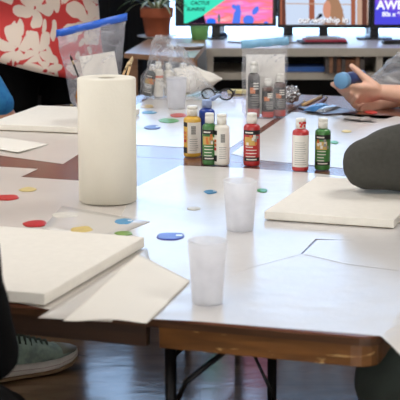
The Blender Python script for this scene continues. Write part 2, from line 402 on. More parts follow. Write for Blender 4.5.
# ------------------------------------------------------------------ papers on the tables
def sheet(label, pix, lvl, m=M_paper, name='paper_sheet', cat='paper', rumple=.0, group='sheets of table paper', cut=10):
    z = TZ + .0004 + lvl * .0004
    bm = BM(); vs = [bm.verts.new(T(x, y, z)) for x, y in pix]; f = bm.faces.new(vs)
    bmesh.ops.triangulate(bm, faces=[f])
    for dd_ in (0, .02, .05):
        bmesh.ops.bisect_plane(bm, geom=bm.verts[:] + bm.edges[:] + bm.faces[:], plane_co=CORNER + UU * dd_, plane_no=UU)
    bmesh.ops.triangulate(bm, faces=bm.faces[:])
    for _ in range(4):
        bmesh.ops.subdivide_edges(bm, edges=[e for e in bm.edges if e.calc_length() > .05], cuts=1)
        bmesh.ops.triangulate(bm, faces=bm.faces[:])
    for v in bm.verts:
        # past the right end of the table the paper droops
        d = (v.co - CORNER).dot(UU)
        if d > .004: v.co.z -= (d - .004) * .22 + d * d * 1.5
        if rumple:
            nz = noise.noise(v.co * 14) ; v.co.z += rumple * max(0, nz)
    ext = bmesh.ops.extrude_face_region(bm, geom=bm.faces[:])
    for v in [g for g in ext['geom'] if isinstance(g, bmesh.types.BMVert)]: v.co.z += .0004
    o = obj(name, bm, m, smooth=False); return tag(o, label, cat, group)
sheet('large white paper covering the near right table corner and hanging past its end', [(150, 319), (200, 321.5), (280, 328), (345, 333), (380, 336), (404, 351), (432, 300), (430, 252), (304, 253.6), (300, 254.4), (245, 255), (190, 262)], 0)
sheet('wide white paper sheet under both middle water cups, beside the towel roll', [(110, 236), (137, 187), (180, 165.5), (240, 168), (300, 172), (360, 178), (430, 186), (430, 243), (315.5, 239), (300, 254.6), (250, 268), (196, 292), (150, 262)], 1)
sheet('white paper sheet under the front edge of the right canvas', [(303, 254), (317.5, 240), (430, 241), (430, 275), (345, 264)], 2)
sheet('small paper sheet behind the left red puddle, at the left edge', [(-30, 165), (38, 169), (18, 178.5), (-30, 186)], 0, M_paperg)
sheet('greyish paper sheet with red and yellow puddles, under the left canvas', [(-40, 176), (20, 177), (84, 181), (140, 186.5), (112, 240), (160, 258), (60, 312), (-40, 290)], 0, M_paperg)
sheet('greyish paper sheet under the canvas at the far left', [(-40, 151), (0, 155.5), (63, 164), (82, 152), (112, 128), (104, 110), (48, 109), (-20, 131)], 0, M_paperg)
sheet('paper sheet with four small puddles, left of the yellow bottle', [(118, 144), (184, 147.5), (224, 152), (286, 111), (262, 100), (190, 97), (150, 98), (122, 112)], 0)
sheet('paper sheet behind the red and green bottles on the right', [(231, 154), (258, 160), (300, 164), (350, 169), (430, 178), (430, 124), (396, 116), (370, 124), (346, 122), (300, 112.5), (292, 112)], 0)
def patch(label, c00, c10, c11, c01, lvl, fz, m, name, cat, n=24):
    z0 = TZ + .0006 + lvl * .0004
    A, B, C, D = [T(*p, z0) for p in (c00, c10, c11, c01)]
    bm = BM(); g = []
    for j in range(n + 1):
        row = []
        for i in range(n + 1):
            s, t = i / n, j / n
            p = (A * (1 - s) + B * s) * (1 - t) + (D * (1 - s) + C * s) * t
            p.z += fz(s, t); row.append(bm.verts.new(p))
        g.append(row)
    for j in range(n):
        for i in range(n): bm.faces.new((g[j][i], g[j][i + 1], g[j + 1][i + 1], g[j + 1][i]))
    ext = bmesh.ops.extrude_face_region(bm, geom=bm.faces[:])
    for v in [q for q in ext['geom'] if isinstance(q, bmesh.types.BMVert)]: v.co.z += .0008
    return tag(obj(name, bm, m, smooth=True), label, cat)
patch('thin translucent paper showing its corner between the left canvas and the curled sheet', (38, 318), (112, 322), (150, 262), (147, 248), 3, lambda s, t: 0, M_wax, 'paper_sheet', 'paper', 8)
patch('cream paper sheet with a curled front edge beside the left canvas', (63, 321), (147, 323.5), (190, 281), (138, 254), 5, lambda s, t: .0045 * max(0, math.sin(PI * min(1, max(0, (s - .15) / .85)))) ** 1.5 * max(0, 1 - t * 3.2) ** 2, M_foam, 'paper_sheet', 'paper')
patch('pale palette paper strip with the white puddle beside the left canvas', (42, 229), (104, 240), (150, 222), (62, 206), 2, lambda s, t: 0, M_wax, 'palette_paper', 'paper', 6)
patch('folded white napkin in front of the far left canvas', (-10, 149), (18, 154), (49, 144.5), (-4, 140), 1, lambda s, t: .004 + .005 * math.sin(3 * s + 1) * t, M_foam, 'napkin', 'napkin', 10)

# ------------------------------------------------------------------ canvases
def canvas(label, px, size, ang, th=.019, anchor=(0, 0), z=TZ + .003):
    p = T(*px, z)
    t = thing('stretched_canvas', label, 'canvas', (p.x, p.y, z), ang, 'blank canvases')
    ox = -anchor[0] * size[0] + size[0] / 2; oy = -anchor[1] * size[1] + size[1] / 2
    bm = BM(); box(bm, (ox, oy, th / 2 + .0005), (size[0], size[1], th), .0025); obj('canvas_face', bm, M_canvas, t, False)
    for sx, sy, cx, cy in ((size[0] - .01, .03, 0, -size[1] / 2 + .018), (size[0] - .01, .03, 0, size[1] / 2 - .018)):
        bm = BM(); box(bm, (ox + cx, oy + cy, .0003), (sx, sy, .0006)); obj('stretcher_bar', bm, mat('pine bars', (206, 176, 132), .7), t)
    return t
canvas('blank white canvas at the near left, the closest of the three', (45, 306), (.42, .47), math.radians(-19.0), .021, (1, 0))
canvas('blank white canvas on the right below the grey sleeved elbow', (264, 219.5), (.287, .455), math.radians(-19.0), .018, (0, 0))
canvas('blank white canvas at the far left, behind the folded napkin', (96, 134), (.36, .46), math.radians(-14.5), .018, (1, 0))

# ------------------------------------------------------------------ paint puddles
def puddle(label, x, y, w, hh, col, h=.0012, seed=0, streak=None):
    z = TZ + .0018
    c = T(x, y, z); a = T(x - w / 2, y, z); b = T(x, y - hh / 2, z); d = T(x, y + hh / 2, z)
    rx = (c - a).length; ry = (b - d).length / 2
    bm = BM(); n = 28; rings = []
    for k, (q, zz) in enumerate(((1, 0), (.97, .5), (.86, .85), (.6, 1), (.3, .95))):
        ring = []
        for i in range(n):
            an = 2 * PI * i / n
            wob = 1 + .20 * noise.noise(Vector((math.cos(an) * 1.3 + seed * 3.1, math.sin(an) * 1.3, seed)))
            ring.append(bm.verts.new((c.x + rx * q * wob * math.cos(an), c.y + ry * q * wob * math.sin(an), z + h * zz)))
        rings.append(ring)
    for A, B in zip(rings, rings[1:]):
        for i in range(n): bm.faces.new((A[i], A[(i + 1) % n], B[(i + 1) % n], B[i]))
    bm.faces.new(rings[-1]); bm.faces.new(rings[0][::-1])
    m = mat('paint %d %d %d' % col, tuple(int(v * (.80 if v < 120 else .97)) for v in col), .3, vary=.08, scale=45, bump=.06, bscale=60, spec=.25)
    o = tag(obj('paint_puddle', bm, m, smooth=True), label, 'paint', 'puddles of paint on the papers')
    if streak:
        bm = BM(); pts = []
        for i in range(16):
            an = 2 * PI * i / 16; pts.append((c.x + rx * (.62 + .24 * math.cos(an)), c.y + ry * (.12 + .30 * math.sin(an) * (1 + .4 * math.cos(2 * an)))))
        prism(bm, pts, z + h * .6, z + h + .0003)
        obj('white_streak', bm, mat('white paint streak', (226, 232, 240), .3), o)['label'] = 'white paint swirl'
P = [('red paint puddle just behind the near left canvas', 35.5, 223.7, 25, 6.5, (205, 28, 28)), ('white paint puddle right of the near red puddle', 65, 215, 27, 6, (240, 236, 222)),
     ('yellow paint puddle behind the near left canvas', 82, 229.5, 23, 6.5, (236, 208, 120)), ('light blue paint puddle in front of the towel roll', 124, 221.5, 19, 6, (84, 160, 212)),
     ('olive green paint puddle at the back corner of the near left canvas', 123.5, 233.5, 19, 5, (124, 168, 74)), ('dark blue paint puddle left of the front cup', 170.5, 236.3, 28, 8, (24, 54, 168)),
     ('red paint puddle at the left edge of the table', 7, 197.5, 24, 6, (206, 40, 32)), ('pale yellow paint puddle behind the left edge red puddle', 28, 189.5, 18, 4.5, (234, 212, 140)),
     ('small blue paint puddle left of the middle cup', 210.5, 191.8, 13, 4, (44, 134, 186)), ('small green paint puddle right of the middle cup', 262, 190.5, 11, 4, (60, 150, 80)),
     ('small cream paint drop left of the middle cup', 194, 208.5, 14, 3.4, (240, 234, 214)), ('far green paint puddle left of the yellow bottle', 168.5, 120.5, 21, 4.6, (110, 172, 84)),
     ('far orange red paint puddle behind the yellow bottle', 178.5, 115.2, 17, 4, (214, 84, 60)), ('far dark blue paint puddle beside the towel roll', 152.5, 127.2, 17, 4.2, (36, 70, 160)),
     ('far light blue paint puddle in front of the bag of bottles', 149.5, 112.3, 15, 3, (90, 160, 205)), ('far yellow paint puddle in front of the bag of bottles', 147, 106.3, 14, 3.4, (238, 208, 140)),
     ('yellow paint spot behind the far green bottle', 346.5, 131.3, 10, 2.6, (240, 216, 130)), ('green paint spot touching the far green bottle', 334, 142.3, 9, 3, (70, 164, 84)),
     ('red paint spot on the bare table under the holding hands', 371, 112, 12, 3.5, (214, 56, 44)), ('red paint smear behind the right canvas', 349, 183, 15, 2, (205, 50, 50))]
for k, p in enumerate(P): puddle(p[0], *p[1:], seed=k, streak=('blue' in p[0]))

# ------------------------------------------------------------------ paper towel roll
b = T(108, 199.6, TZ + .0035)
t = thing('paper_towel_roll', 'tall white paper towel roll standing upright at the left', 'paper towels', (b.x, b.y, TZ + .0025))
R = 28.9 / 428; HT = .287
bm = BM(); lathe(bm, [(.021, 0), (R - .003, 0), (R, .002), (R, HT - .003), (R - .002, HT), (.021, HT), (.021, 0)], 64)
for v in bm.verts:
    pass
# loose end of the sheet
lathe(bm, [(R + .0008, .001), (R + .0016, .001), (R + .0016, HT - .001), (R + .0008, HT - .001), (R + .0008, .001)], 40, a0=-2.6, a1=-.55)
obj('paper', bm, M_towel, t, True)
bm = BM(); lathe(bm, [(.0195, .0005), (.0208, .0005), (.0208, HT - .001), (.0195, HT - .001), (.0195, .0005)], 32); obj('cardboard_core', bm, M_card, t, True)

# ------------------------------------------------------------------ frosted cups
M_cup = frosted('frosted plastic', (252, 252, 253), .50); M_water = frosted('cloudy water', (250, 251, 255), .25)
def cup(label, x, ybot, rb, rt, hgt, water=None):
    b = T(x, ybot, TZ + .003)
    t = thing('plastic_cup', label, 'cup', (b.x, b.y, TZ + .0028), group='frosted water cups')
    band = .80 * hgt
    pr = [(0, .004), (rb - .002, .004), (rb - .002, 0), (rb, 0), (rb + .0004, .003)]
    pr += [(rb + (rt - rb) * k / 10 + (.0008 if k >= 8 else 0), hgt * k / 10) for k in range(1, 10)]
    pr += [(rt - .0002, hgt * .965), (rt + .0012, hgt * .975), (rt + .0014, hgt), (rt + .0002, hgt), (rt - .001, hgt * .97)]
    pr += [(rb + (rt - rb) * k / 10 - .0008, hgt * k / 10) for k in range(9, 0, -1)] + [(rb - .0014, .005), (0, .005)]
    bm = BM(); lathe(bm, pr, 48); obj('cup_wall', bm, M_cup, t, True)
    if water:
        k = water; ri = rb + (rt - rb) * k - .0012
        bm = BM(); lathe(bm, [(0, .0055), (rb - .0022, .0055), (ri, hgt * k), (0, hgt * k)], 48); obj('water', bm, M_water, t, True)
    return t
cup('tall frosted plastic water cup in front, nearest the table edge', 207.3, 302, 15.3 / 582, 19.6 / 592, .110, .68)
cup('frosted plastic water cup left of the right canvas', 240, 229.3, 13.4 / 472, 16.7 / 478, .106, .70)
cup('far frosted plastic cup in front of the bag of bottles', 176.5, 108, 8.8 / 291, 10 / 293, .106, .5)

# ------------------------------------------------------------------ paint bottles
def arc_patch(bm, r, a0, a1, z0, z1, mi, n=8):
    A = [(r * math.cos(a0 + (a1 - a0) * i / n), r * math.sin(a0 + (a1 - a0) * i / n)) for i in range(n + 1)]
    lo = [bm.verts.new((x, y, z0)) for x, y in A]; hi = [bm.verts.new((x, y, z1)) for x, y in A]
    for i in range(n): bm.faces.new((lo[i], lo[i + 1], hi[i + 1], hi[i])).material_index = mi
FRONT = -PI / 2
L_white = mat('label white', (236, 232, 222), .5, vary=.01); L_black = mat('label black', (30, 30, 30), .5); L_text = mat('label print', (232, 228, 215), .5)
L_grey = mat('label grey print', (150, 148, 142), .5); L_org = mat('label orange', (216, 120, 60), .5); L_gold = mat('label gold', (206, 170, 90), .5); L_redp = mat('label red', (190, 50, 44), .5)
def bottle(label, loc, r, hgt, body, style, cap=(238, 236, 226), rz=0, capred=False, name='paint_bottle', grp='paint bottles standing on the table', seed=0, tilt=None, open_lid=False):
    rnd = random.Random(seed)
    t = thing(name, label, 'paint bottle', loc, rz, grp, tilt)
    hb = hgt * .80
    Mb = mat('paint body %d %d %d' % body, body, .3, vary=.04, coat=.3)
    pr = [(0, 0), (r * .90, 0), (r * .985, .002), (r, .005), (r, hb * .90), (r * .97, hb * .94), (r * .80, hb * .975), (r * .56, hb * .995), (r * .52, hb * 1.0), (r * .50, hb + .004), (0, hb + .004)]
    bm = BM(); lathe(bm, pr, 40); obj('bottle_body', bm, Mb, t, True)
    # label
    bm = BM(); rl = r + .0004; z0, z1 = hb * .10, hb * .86; mats = [Mb, L_white, L_black, L_text, L_grey, L_org, L_gold, L_redp]
    e = .0003
    if style == 'front':
        arc_patch(bm, rl, FRONT - 1.25, FRONT + 1.25, z1 - .012, z1, 2)
        arc_patch(bm, rl + e, FRONT - .9, FRONT + .1, z1 - .008, z1 - .0045, 3)
        arc_patch(bm, rl, FRONT - 1.0, FRONT + .5, hb * .50, hb * .70, 6)
        for q in range(9):
            a = FRONT - .9 + rnd.random() * 1.6; zc = hb * (.50 + rnd.random() * .2); arc_patch(bm, rl + e * (1 + q * .2), a, a + .3, zc, zc + .008, rnd.choice((3, 4, 5, 5)), 3)
        for q in range(4):
            zc = hb * (.45 - q * .075); a = FRONT - .95 + rnd.random() * .1; arc_patch(bm, rl + e, a + .1, a + .9 + rnd.random() * .6, zc, zc + .0024, 3)
        arc_patch(bm, rl, FRONT - 1.1, FRONT + 1.1, hb * .12, hb * .21, 2)
        arc_patch(bm, rl + e, FRONT - .7, FRONT + .6, hb * .15, hb * .18, 3)
    elif style == 'dark':
        arc_patch(bm, rl, FRONT - 1.5, FRONT + 1.5, 0.003, hb * .2, 7); arc_patch(bm, rl, FRONT - 1.4, FRONT + 1.4, hb * .22, z1, 2)
        arc_patch(bm, rl + e, FRONT - .7, FRONT + .2, hb * .55, hb * .68, 5)
        for q in range(5): zc = hb * (.50 - q * .055); arc_patch(bm, rl + e, FRONT - .2 - rnd.random() * .3, FRONT + .9, zc, zc + .003, 4)
        for q in range(3): zc = hb * (.64 + q * .06); arc_patch(bm, rl + 2 * e, FRONT - .1, FRONT + .8, zc, zc + .004, 3)
    elif style == 'back':
        arc_patch(bm, rl, FRONT - 1.25, FRONT + 1.25, z0, z1, 1)
        for q in range(11):
            zc = z0 + .006 + (z1 - z0 - .02) * q / 11; arc_patch(bm, rl + e, FRONT - .8, FRONT + .3 + rnd.random() * .5, zc, zc + .0012, 4)
    elif style == 'side':
        arc_patch(bm, rl, FRONT - .55, FRONT + 1.35, z0, z1, 1)
        for q in range(5): zc = z0 + (z1 - z0) * (.62 + .055 * q); arc_patch(bm, rl + e, FRONT - .12, FRONT + .42, zc, zc + .0042, 4)
        for q in range(6): zc = z0 + (z1 - z0) * (.1 + .07 * q); arc_patch(bm, rl + e, FRONT - .3, FRONT + .5 + .3 * rnd.random(), zc, zc + .0014, 4)
        arc_patch(bm, rl, FRONT - 1.35, FRONT - .6, z1 - .012, z1, 2)
        arc_patch(bm, rl, FRONT - 1.35, FRONT - .62, z0, z0 + .016, 2)
        for q in range(3): zc = z0 + (z1 - z0) * (.35 + .13 * q); arc_patch(bm, rl, FRONT - 1.2, FRONT - .7, zc, zc + .008, 5 if q else 7)
    bmesh.ops.recalc_face_normals(bm, faces=bm.faces)
    obj('bottle_label', bm, mats, t, True)
    Mc = mat('cap %d %d %d' % cap, cap, .4, vary=.02)
    rc = r * .62; zc = hb + .001
    bm = BM(); lathe(bm, [(r * .52, zc), (rc, zc), (rc, zc + (hgt - hb) * .62), (rc - .001, zc + (hgt - hb) * .66), (0, zc + (hgt - hb) * .66)], 32)
    c = obj('bottle_cap', bm, Mc, t, True)
    bm = BM(); zz = zc + (hgt - hb) * .67
    if open_lid:
        tube(bm, [(rc * .8, 0, zz), (rc * 1.6, 0, zz + .004), (rc * 2.4, 0, zz + .010), (rc * 3.0, 0, zz + .013)], [.0055, .006, .0045, .003], 10)
    else:
        lathe(bm, [(0, zz), (rc * .97, zz), (rc * .97, hgt - .0015), (rc * .9, hgt), (0, hgt)], 32)
    obj('flip_lid', bm, Mc, c, True)
    if capred:
        bm = BM()
        for q in range(8):
            a = FRONT - 1 + rnd.random() * 2.2; z = zc + .002 + rnd.random() * (hgt - hb) * .45; arc_patch(bm, rc + .0004 + .0001 * q, a, a + .45, z, z + .006, 0, 3)
        obj('paint_smear', bm, mat('dried red paint', (200, 50, 46), .4), c, True)
    return t
def bl(x, y): p = T(x, y, TZ + .0025); return (p.x, p.y, TZ + .0022)
bottle('yellow paint bottle with barcode label, leftmost of the bottle row', bl(192.3, 156), .0240, .140, (224, 178, 66), 'side', rz=.0, seed=1)
bottle('dark blue paint bottle with pale cap and open spout, behind yellow and green', bl(206.8, 154.5), .0220, .163, (30, 62, 156), 'none', (150, 168, 206), rz=.35, seed=2, open_lid=True)
bottle('green paint bottle with dark label, left of the white bottle', bl(209.5, 164), .0195, .138, (62, 122, 60), 'front', seed=3)
bottle('white paint bottle with barcode label, overlapping the left green bottle', bl(221.5, 164.3), .0215, .136, (238, 234, 222), 'side', seed=4)
bottle('red paint bottle with black topped label, standing alone in the middle', bl(251.6, 165), .0220, .140, (186, 38, 40), 'front', seed=5)
bottle('red edged bottle showing its white back label, cap smeared with red', bl(300.2, 170), .0215, .137, (196, 54, 54), 'back', seed=6, capred=True)
bottle('green paint bottle at the right end of the bottle row', bl(322.3, 169), .0205, .135, (66, 130, 62), 'front', seed=7)

# ------------------------------------------------------------------ clear plastic bags and their bottles
def bag(label, loc, wid, dep, hgt, topw, rz=0, zipper=None, lean=(0, 0), seed=0, wr=.008, m=None, power=.7, slope=0, cat='bag'):
    t = thing('plastic_bag', label, cat, loc, rz, 'clear plastic bags')
    bm = BM(); NA, NZ = 48, 26; rings = []
    for j in range(NZ + 1):
        s = j / NZ; ring = []
        wv = wid * (1 - s) + topw * s
        if s < .08: wv *= .86 + .14 * s / .08
        dv = dep * max(.0, 1 - s) ** power + .004
        for i in range(NA):
            a = 2 * PI * i / NA; ca, sa = math.cos(a), math.sin(a)
            x = wv / 2 * math.copysign(abs(ca) ** .7, ca); y = dv / 2 * math.copysign(abs(sa) ** .7, sa)
            nz = noise.noise(Vector((x * 22 + seed * 9, y * 22, s * 5 + seed)))
            k = wr * min(1, s * 6) * (0.25 if s > .93 else 1)
            z = .001 + hgt * s + slope * x * s
            ring.append(bm.verts.new((x + lean[0] * s + nz * k * .7, y + lean[1] * s + noise.noise(Vector((x * 30, s * 9, seed + 4))) * k, z)))
        rings.append(ring)
    for A, B in zip(rings, rings[1:]):
        for i in range(NA): bm.faces.new((A[i], A[(i + 1) % NA], B[(i + 1) % NA], B[i]))
    bm.faces.new(rings[0][::-1])
    obj('bag_film', bm, m or film('clear bag film', (252, 252, 252), .11, .16, 8, .6), t, True)
    if zipper:
        bm = BM(); n = 20; prev = None; hz = .022
        for i in range(n + 1):
            x = -topw / 2 - .003 + (topw + .006) * i / n; z = hgt + slope * x; y = lean[1] + .004 * math.sin(i * .9 + seed)
            vs = [bm.verts.new((x + lean[0], y + dy, z + dz)) for dy, dz in ((-.0035, -.004), (-.0035, hz), (.0035, hz), (.0035, -.004))]
            if prev:
                for q in range(4): bm.faces.new((prev[q], vs[q], vs[(q + 1) % 4], prev[(q + 1) % 4]))
            else: bm.faces.new(vs[::-1])
            prev = vs
        bm.faces.new(prev)
        obj('zipper_strip', bm, zipper, t, True)
    return t
Z_blue = mat('blue zipper', (44, 104, 214), .35, vary=.03); Z_pale = mat('pale blue zipper', (130, 184, 218), .35, vary=.08)
# upright zip bag in the middle with three bottles
p = T(264.5, 118, TZ); bagc = Vector((p.x, p.y, TZ + .0025))
bag('upright clear zip bag with pale blue zipper holding three bottles', bagc, .150, .09, .236, .150, rz=.05, zipper=Z_pale, seed=1, wr=.006, slope=.08, m=film('milky bag film', (250, 250, 252), .10, .22, 7, .45))
for (dx, dy, hh, body, lb, sd) in ((-.036, -.006, .182, (66, 60, 58), 'dark bottle with orange foot, left inside the upright zip bag', 11), (.010, -.014, .128, (92, 62, 54), 'brown bottle with white cap, middle of the upright zip bag', 12), (.050, .010, .142, (90, 60, 52), 'brown bottle with white cap, right inside the upright zip bag', 13)):
    tb = bottle(lb, bagc + Vector((dx, dy, .0015)), .0195, hh, body, 'dark', seed=sd, grp='bottles inside the upright zip bag')
    if sd == 11:
        for c in tb.children:
            pass
bm = BM(); box(bm, (0, 0, .10), (.128, .005, .196), .002); b_ = obj('paper_sleeve', bm, M_foam, loc=bagc + Vector((.004, .034, .004)), rot=(-.06, 0, .05))
tag(b_, 'white paper behind the bottles in the upright zip bag', 'paper')
# wide bag at the left with bottles
p = T(175, 104.5, TZ); c2 = Vector((p.x, p.y + .18, TZ + .0025))
bag('wide slumped clear bag of bottles behind the far cup', c2 + Vector((.010, 0, 0)), .30, .16, .225, .06, zipper=None, lean=(-.055, .02), seed=5, wr=.022, power=.5)
for (x, y, hh, rr, body, st, lb, sd, ti) in ((146, 103, .115, .021, (70, 74, 70), 'front', 'dark labelled bottle leaning at the left inside the wide bag', 21, (0, .22, 0)), (157.5, 103, .128, .018, (232, 226, 212), 'none', 'white bottle with orange band inside the wide bag', 22, None),
                                    (168, 102, .12, .018, (226, 220, 206), 'back', 'white bottle just left of the far cup inside the wide bag', 23, None), (183, 101, .115, .021, (168, 176, 128), 'none', 'pale olive bottle behind the far cup inside the wide bag', 24, None)):
    q = T(x, y - 1, TZ); tb = bottle(lb, (q.x, q.y + .12, TZ + .0045 + (.004 if ti else 0)), rr, hh, body, st, seed=sd, tilt=ti, grp='bottles inside the wide clear bag')
    if sd == 22:
        bm = BM(); arc_patch(bm, rr + .0006, FRONT - 1.3, FRONT + 1.3, .07, .078, 0); obj('orange_band', bm, mat('orange band', (222, 110, 74), .4), tb, True)
bm = BM(); bmesh.ops.create_icosphere(bm, subdivisions=5, radius=1)  # added blob standing in for the whitish film on the bag's right
for v in bm.verts:
    k = 1 + .12 * noise.noise(v.co * 1.6 + Vector((3, 1, 0))) + .05 * math.sin(v.co.x * 7 + v.co.z * 3); x = v.co.x
    v.co = Vector((x * .092 * k, v.co.y * .03 * k, v.co.z * .062 * k * (.72 - .42 * x)))
mz = min(v.co.z for v in bm.verts)
for v in bm.verts: v.co.z -= mz
q = T(198, 104, TZ); tag(obj('drape', bm, M_foam, loc=(q.x - .005, q.y + .23, TZ + .006), smooth=True), 'added white film tissue in the right of the wide bag behind the eyeglasses', 'drape')
# bag behind the roll with blue zipper
p = T(93, 112, TZ); c3 = Vector((p.x, p.y + .10, TZ + .0028))
bag('tilted clear zip bag with bright blue zipper behind the towel roll', c3, .16, .06, .274, .238, rz=0, zipper=Z_blue, lean=(-.008, 0), seed=8, wr=.007, slope=.24, m=film('clear zip film', (246, 244, 250), .12, .2, 8, .5))
bm = BM(); box(bm, (0, 0, .075), (.122, .004, .115), .001, M=Matrix.Translation((.018, .0, .128)) @ Matrix.Rotation(-.16, 4, 'Y'))
tag(obj('folded_paper', bm, M_foam, loc=c3), 'white folded paper inside the blue zipper bag', 'paper')
# bag behind the hands
p = T(392, 103, TZ); c4 = Vector((p.x + .06, p.y + .12, TZ + .001))
bag('clear plastic bag with grey contents behind the hands at the right', c4, .36, .2, .17, .12, seed=12, wr=.03, power=.45, lean=(.03, 0), m=film('hazy bag film', (250, 250, 250), .2, .2, 7, .75))
bm = BM()
for k in range(6): capsule(bm, (-.09 + .03 * k, .01 * (k % 2), .045 + .012 * (k % 3)), .035, (-.06 + .03 * k, 0, .06), .03)
tag(obj('crumpled_wrapping', remeshed(bm, .008), mat('grey wrapping', (138, 134, 132), .5, vary=.2, scale=18, bump=.4), loc=c4, smooth=True), 'crumpled grey wrapping inside the bag behind the hands', 'wrapping')

# ------------------------------------------------------------------ jar, brushes and small things at the back
p = T(103, 123, TZ + .022); cj = Vector((p.x, p.y, TZ + .0223))
t = thing('brush_jar', 'amber tapered jar on the far left canvas, mostly hidden by the towel roll', 'jar', cj)
bm = BM(); lathe(bm, [(0, 0), (.062, 0), (.066, .004), (.080, .05), (.087, .085), (.080, .105), (.074, .112), (.071, .112), (.076, .1), (.083, .085), (.076, .05), (.062, .006), (0, .006)], 40)
obj('jar_wall', bm, mat('amber glaze', (176, 122, 50), .2, vary=.3, scale=25, col2=(110, 66, 24), coat=.5), t, True)
def stick(label, p0, p1, r, m, name='paint_brush', tip=None, r1=None, tl=.02):
    p0 = Vector(p0); p1 = Vector(p1); d = (p1 - p0)
    t = thing(name, label, 'paint brush', p0, group='paint brushes')
    bm = BM(); tube(bm, [(0, 0, 0), d * .5, d], r, 8, r1=r1); obj('handle', bm, m, t, True)
    dn = d.normalized()
    bm = BM(); tube(bm, [d - dn * .001, d + dn * .012], r * 1.15, 8); obj('ferrule', bm, mat('brass ferrule', (190, 170, 130), .3, .9), t, True)
    bm = BM(); tube(bm, [d + dn * .011, d + dn * (.011 + tl * .5), d + dn * (.011 + tl)], [r * 1.1, r * 1.3, r * .3], 8); obj('bristles', bm, tip or mat('brush bristles', (40, 30, 26), .8), t, True)
    return t
Mwd = wood('pale stick wood', (190, 150, 100), (222, 188, 140), .5, (30, 30, 3)); Mdk = wood('dark stick wood', (62, 40, 32), (92, 62, 48), .35, (30, 30, 3))
stick('dark thin brush leaning out of the jar left of the towel roll', cj + Vector((-.03, .02, .02)), W(73.5, 64, cj.y - .03), .003, mat('black lacquer', (30, 26, 26), .3))
q0 = cj + Vector((.03, .0, .01))
stick('pale wooden brush leaning right out of the jar', q0 + Vector((.01, .02, 0)), W(130, 66, cj.y + .03), .0042, Mwd, tip=mat('pale bristles', (214, 190, 150), .8))
stick('shorter pale wooden brush beside the leaning one in the jar', q0 + Vector((-.03, .0, 0)), W(125.5, 69.5, cj.y), .0036, Mwd, tip=mat('pale bristles', (214, 190, 150), .8))
def lying(label, a, b, r, m, h=.006, **k):
    A = T(*a, TZ + h); B = T(*b, TZ + h); return stick(label, A, B, r, m, **k)
lying('dark wooden brush lying left of the blue packet', (289, 111), (303, 102.5), .0045, Mdk, tip=mat('tan bristles', (170, 130, 90), .8))
lying('pale wooden brush lying between the foil and the blue packet', (303, 105), (320, 97), .0055, Mwd)
lying('red brown brush lying beside the blue packet', (312, 107), (325, 98.5), .005, mat('red brown lacquer', (116, 62, 52), .3))
lying('thin dark brush lying along the table behind the far left canvas', (52, 106.5), (70, 105.2), .0035, Mdk)
lying('second thin brush lying close to the jar and far left canvas', (54, 108.8), (69, 107.8), .003, Mwd)
# blue packet on a dark folder
A = T(309, 119, TZ); B = T(330, 120, TZ)
fo = thing('folder', 'thin dark folder lying under the blue packet', 'folder', T(327, 111, TZ + .0012), math.radians(22))
bm = BM(); box(bm, (0, 0, .003), (.125, .20, .005), .001); obj('cover', bm, mat('dark purple card', (58, 44, 54), .35), fo)
pk = thing('paint_packet', 'blue and silver packet lying in front of the hands', 'packet', T(323, 109, TZ + .0075), math.radians(-28))
def pillow(w, d, h, x0=0, m=None, name='x', par=None):
    bm = BM(); n = 14; up = []; lo = []
    for j in range(n + 1):
        ru = []; rl = []
        for i in range(n + 1):
            s = i / n * 2 - 1; q = j / n * 2 - 1; b = h * (max(0, 1 - s * s) * max(0, 1 - q * q)) ** .5
            nz = noise.noise(Vector((s * 3 + x0 * 40, q * 3, 1))) * .3 + 1
            ru.append(bm.verts.new((x0 + s * w / 2, q * d / 2, .0008 + b * nz))); rl.append(bm.verts.new((x0 + s * w / 2, q * d / 2, 0)))
        up.append(ru); lo.append(rl)
    for j in range(n):
        for i in range(n):
            bm.faces.new((up[j][i], up[j][i + 1], up[j + 1][i + 1], up[j + 1][i])); bm.faces.new((lo[j][i], lo[j + 1][i], lo[j + 1][i + 1], lo[j][i + 1]))
    for i in range(n):
        for a, b in (((0, i), (0, i + 1)), ((n, i), (n, i + 1)), ((i, 0), (i + 1, 0)), ((i, n), (i + 1, n))):
            bm.faces.new((up[a[0]][a[1]], up[b[0]][b[1]], lo[b[0]][b[1]], lo[a[0]][a[1]]))
    return obj(name, bm, m, par, True)
pillow(.042, .15, .016, -.02, mat('blue packet film', (70, 134, 196), .25, vary=.15, scale=20), 'blue_side', pk)
pillow(.034, .14, .012, .02, mat('silver packet film', (176, 186, 196), .25, .4, vary=.15, scale=20), 'silver_side', pk)
# crumpled clear wrap
bm = BM(); bmesh.ops.create_icosphere(bm, subdivisions=4, radius=1)
for v in bm.verts:
    k = 1 + .35 * noise.noise(v.co * 3.2) + .15 * noise.noise(v.co * 8); v.co = Vector((v.co.x * .028 * k, v.co.y * .026 * k, .030 + v.co.z * .029 * k))
mz = min(v.co.z for v in bm.verts)
for v in bm.verts: v.co.z -= mz
p = T(291.5, 104.5, TZ)
tag(obj('foil_ball', bm, mat('crumpled foil', (206, 206, 208), .22, .85, vary=.2, scale=50, bump=.6, bscale=70), loc=(p.x, p.y + .02, TZ + .0008)), 'crumpled silver foil ball right of the upright zip bag', 'foil')
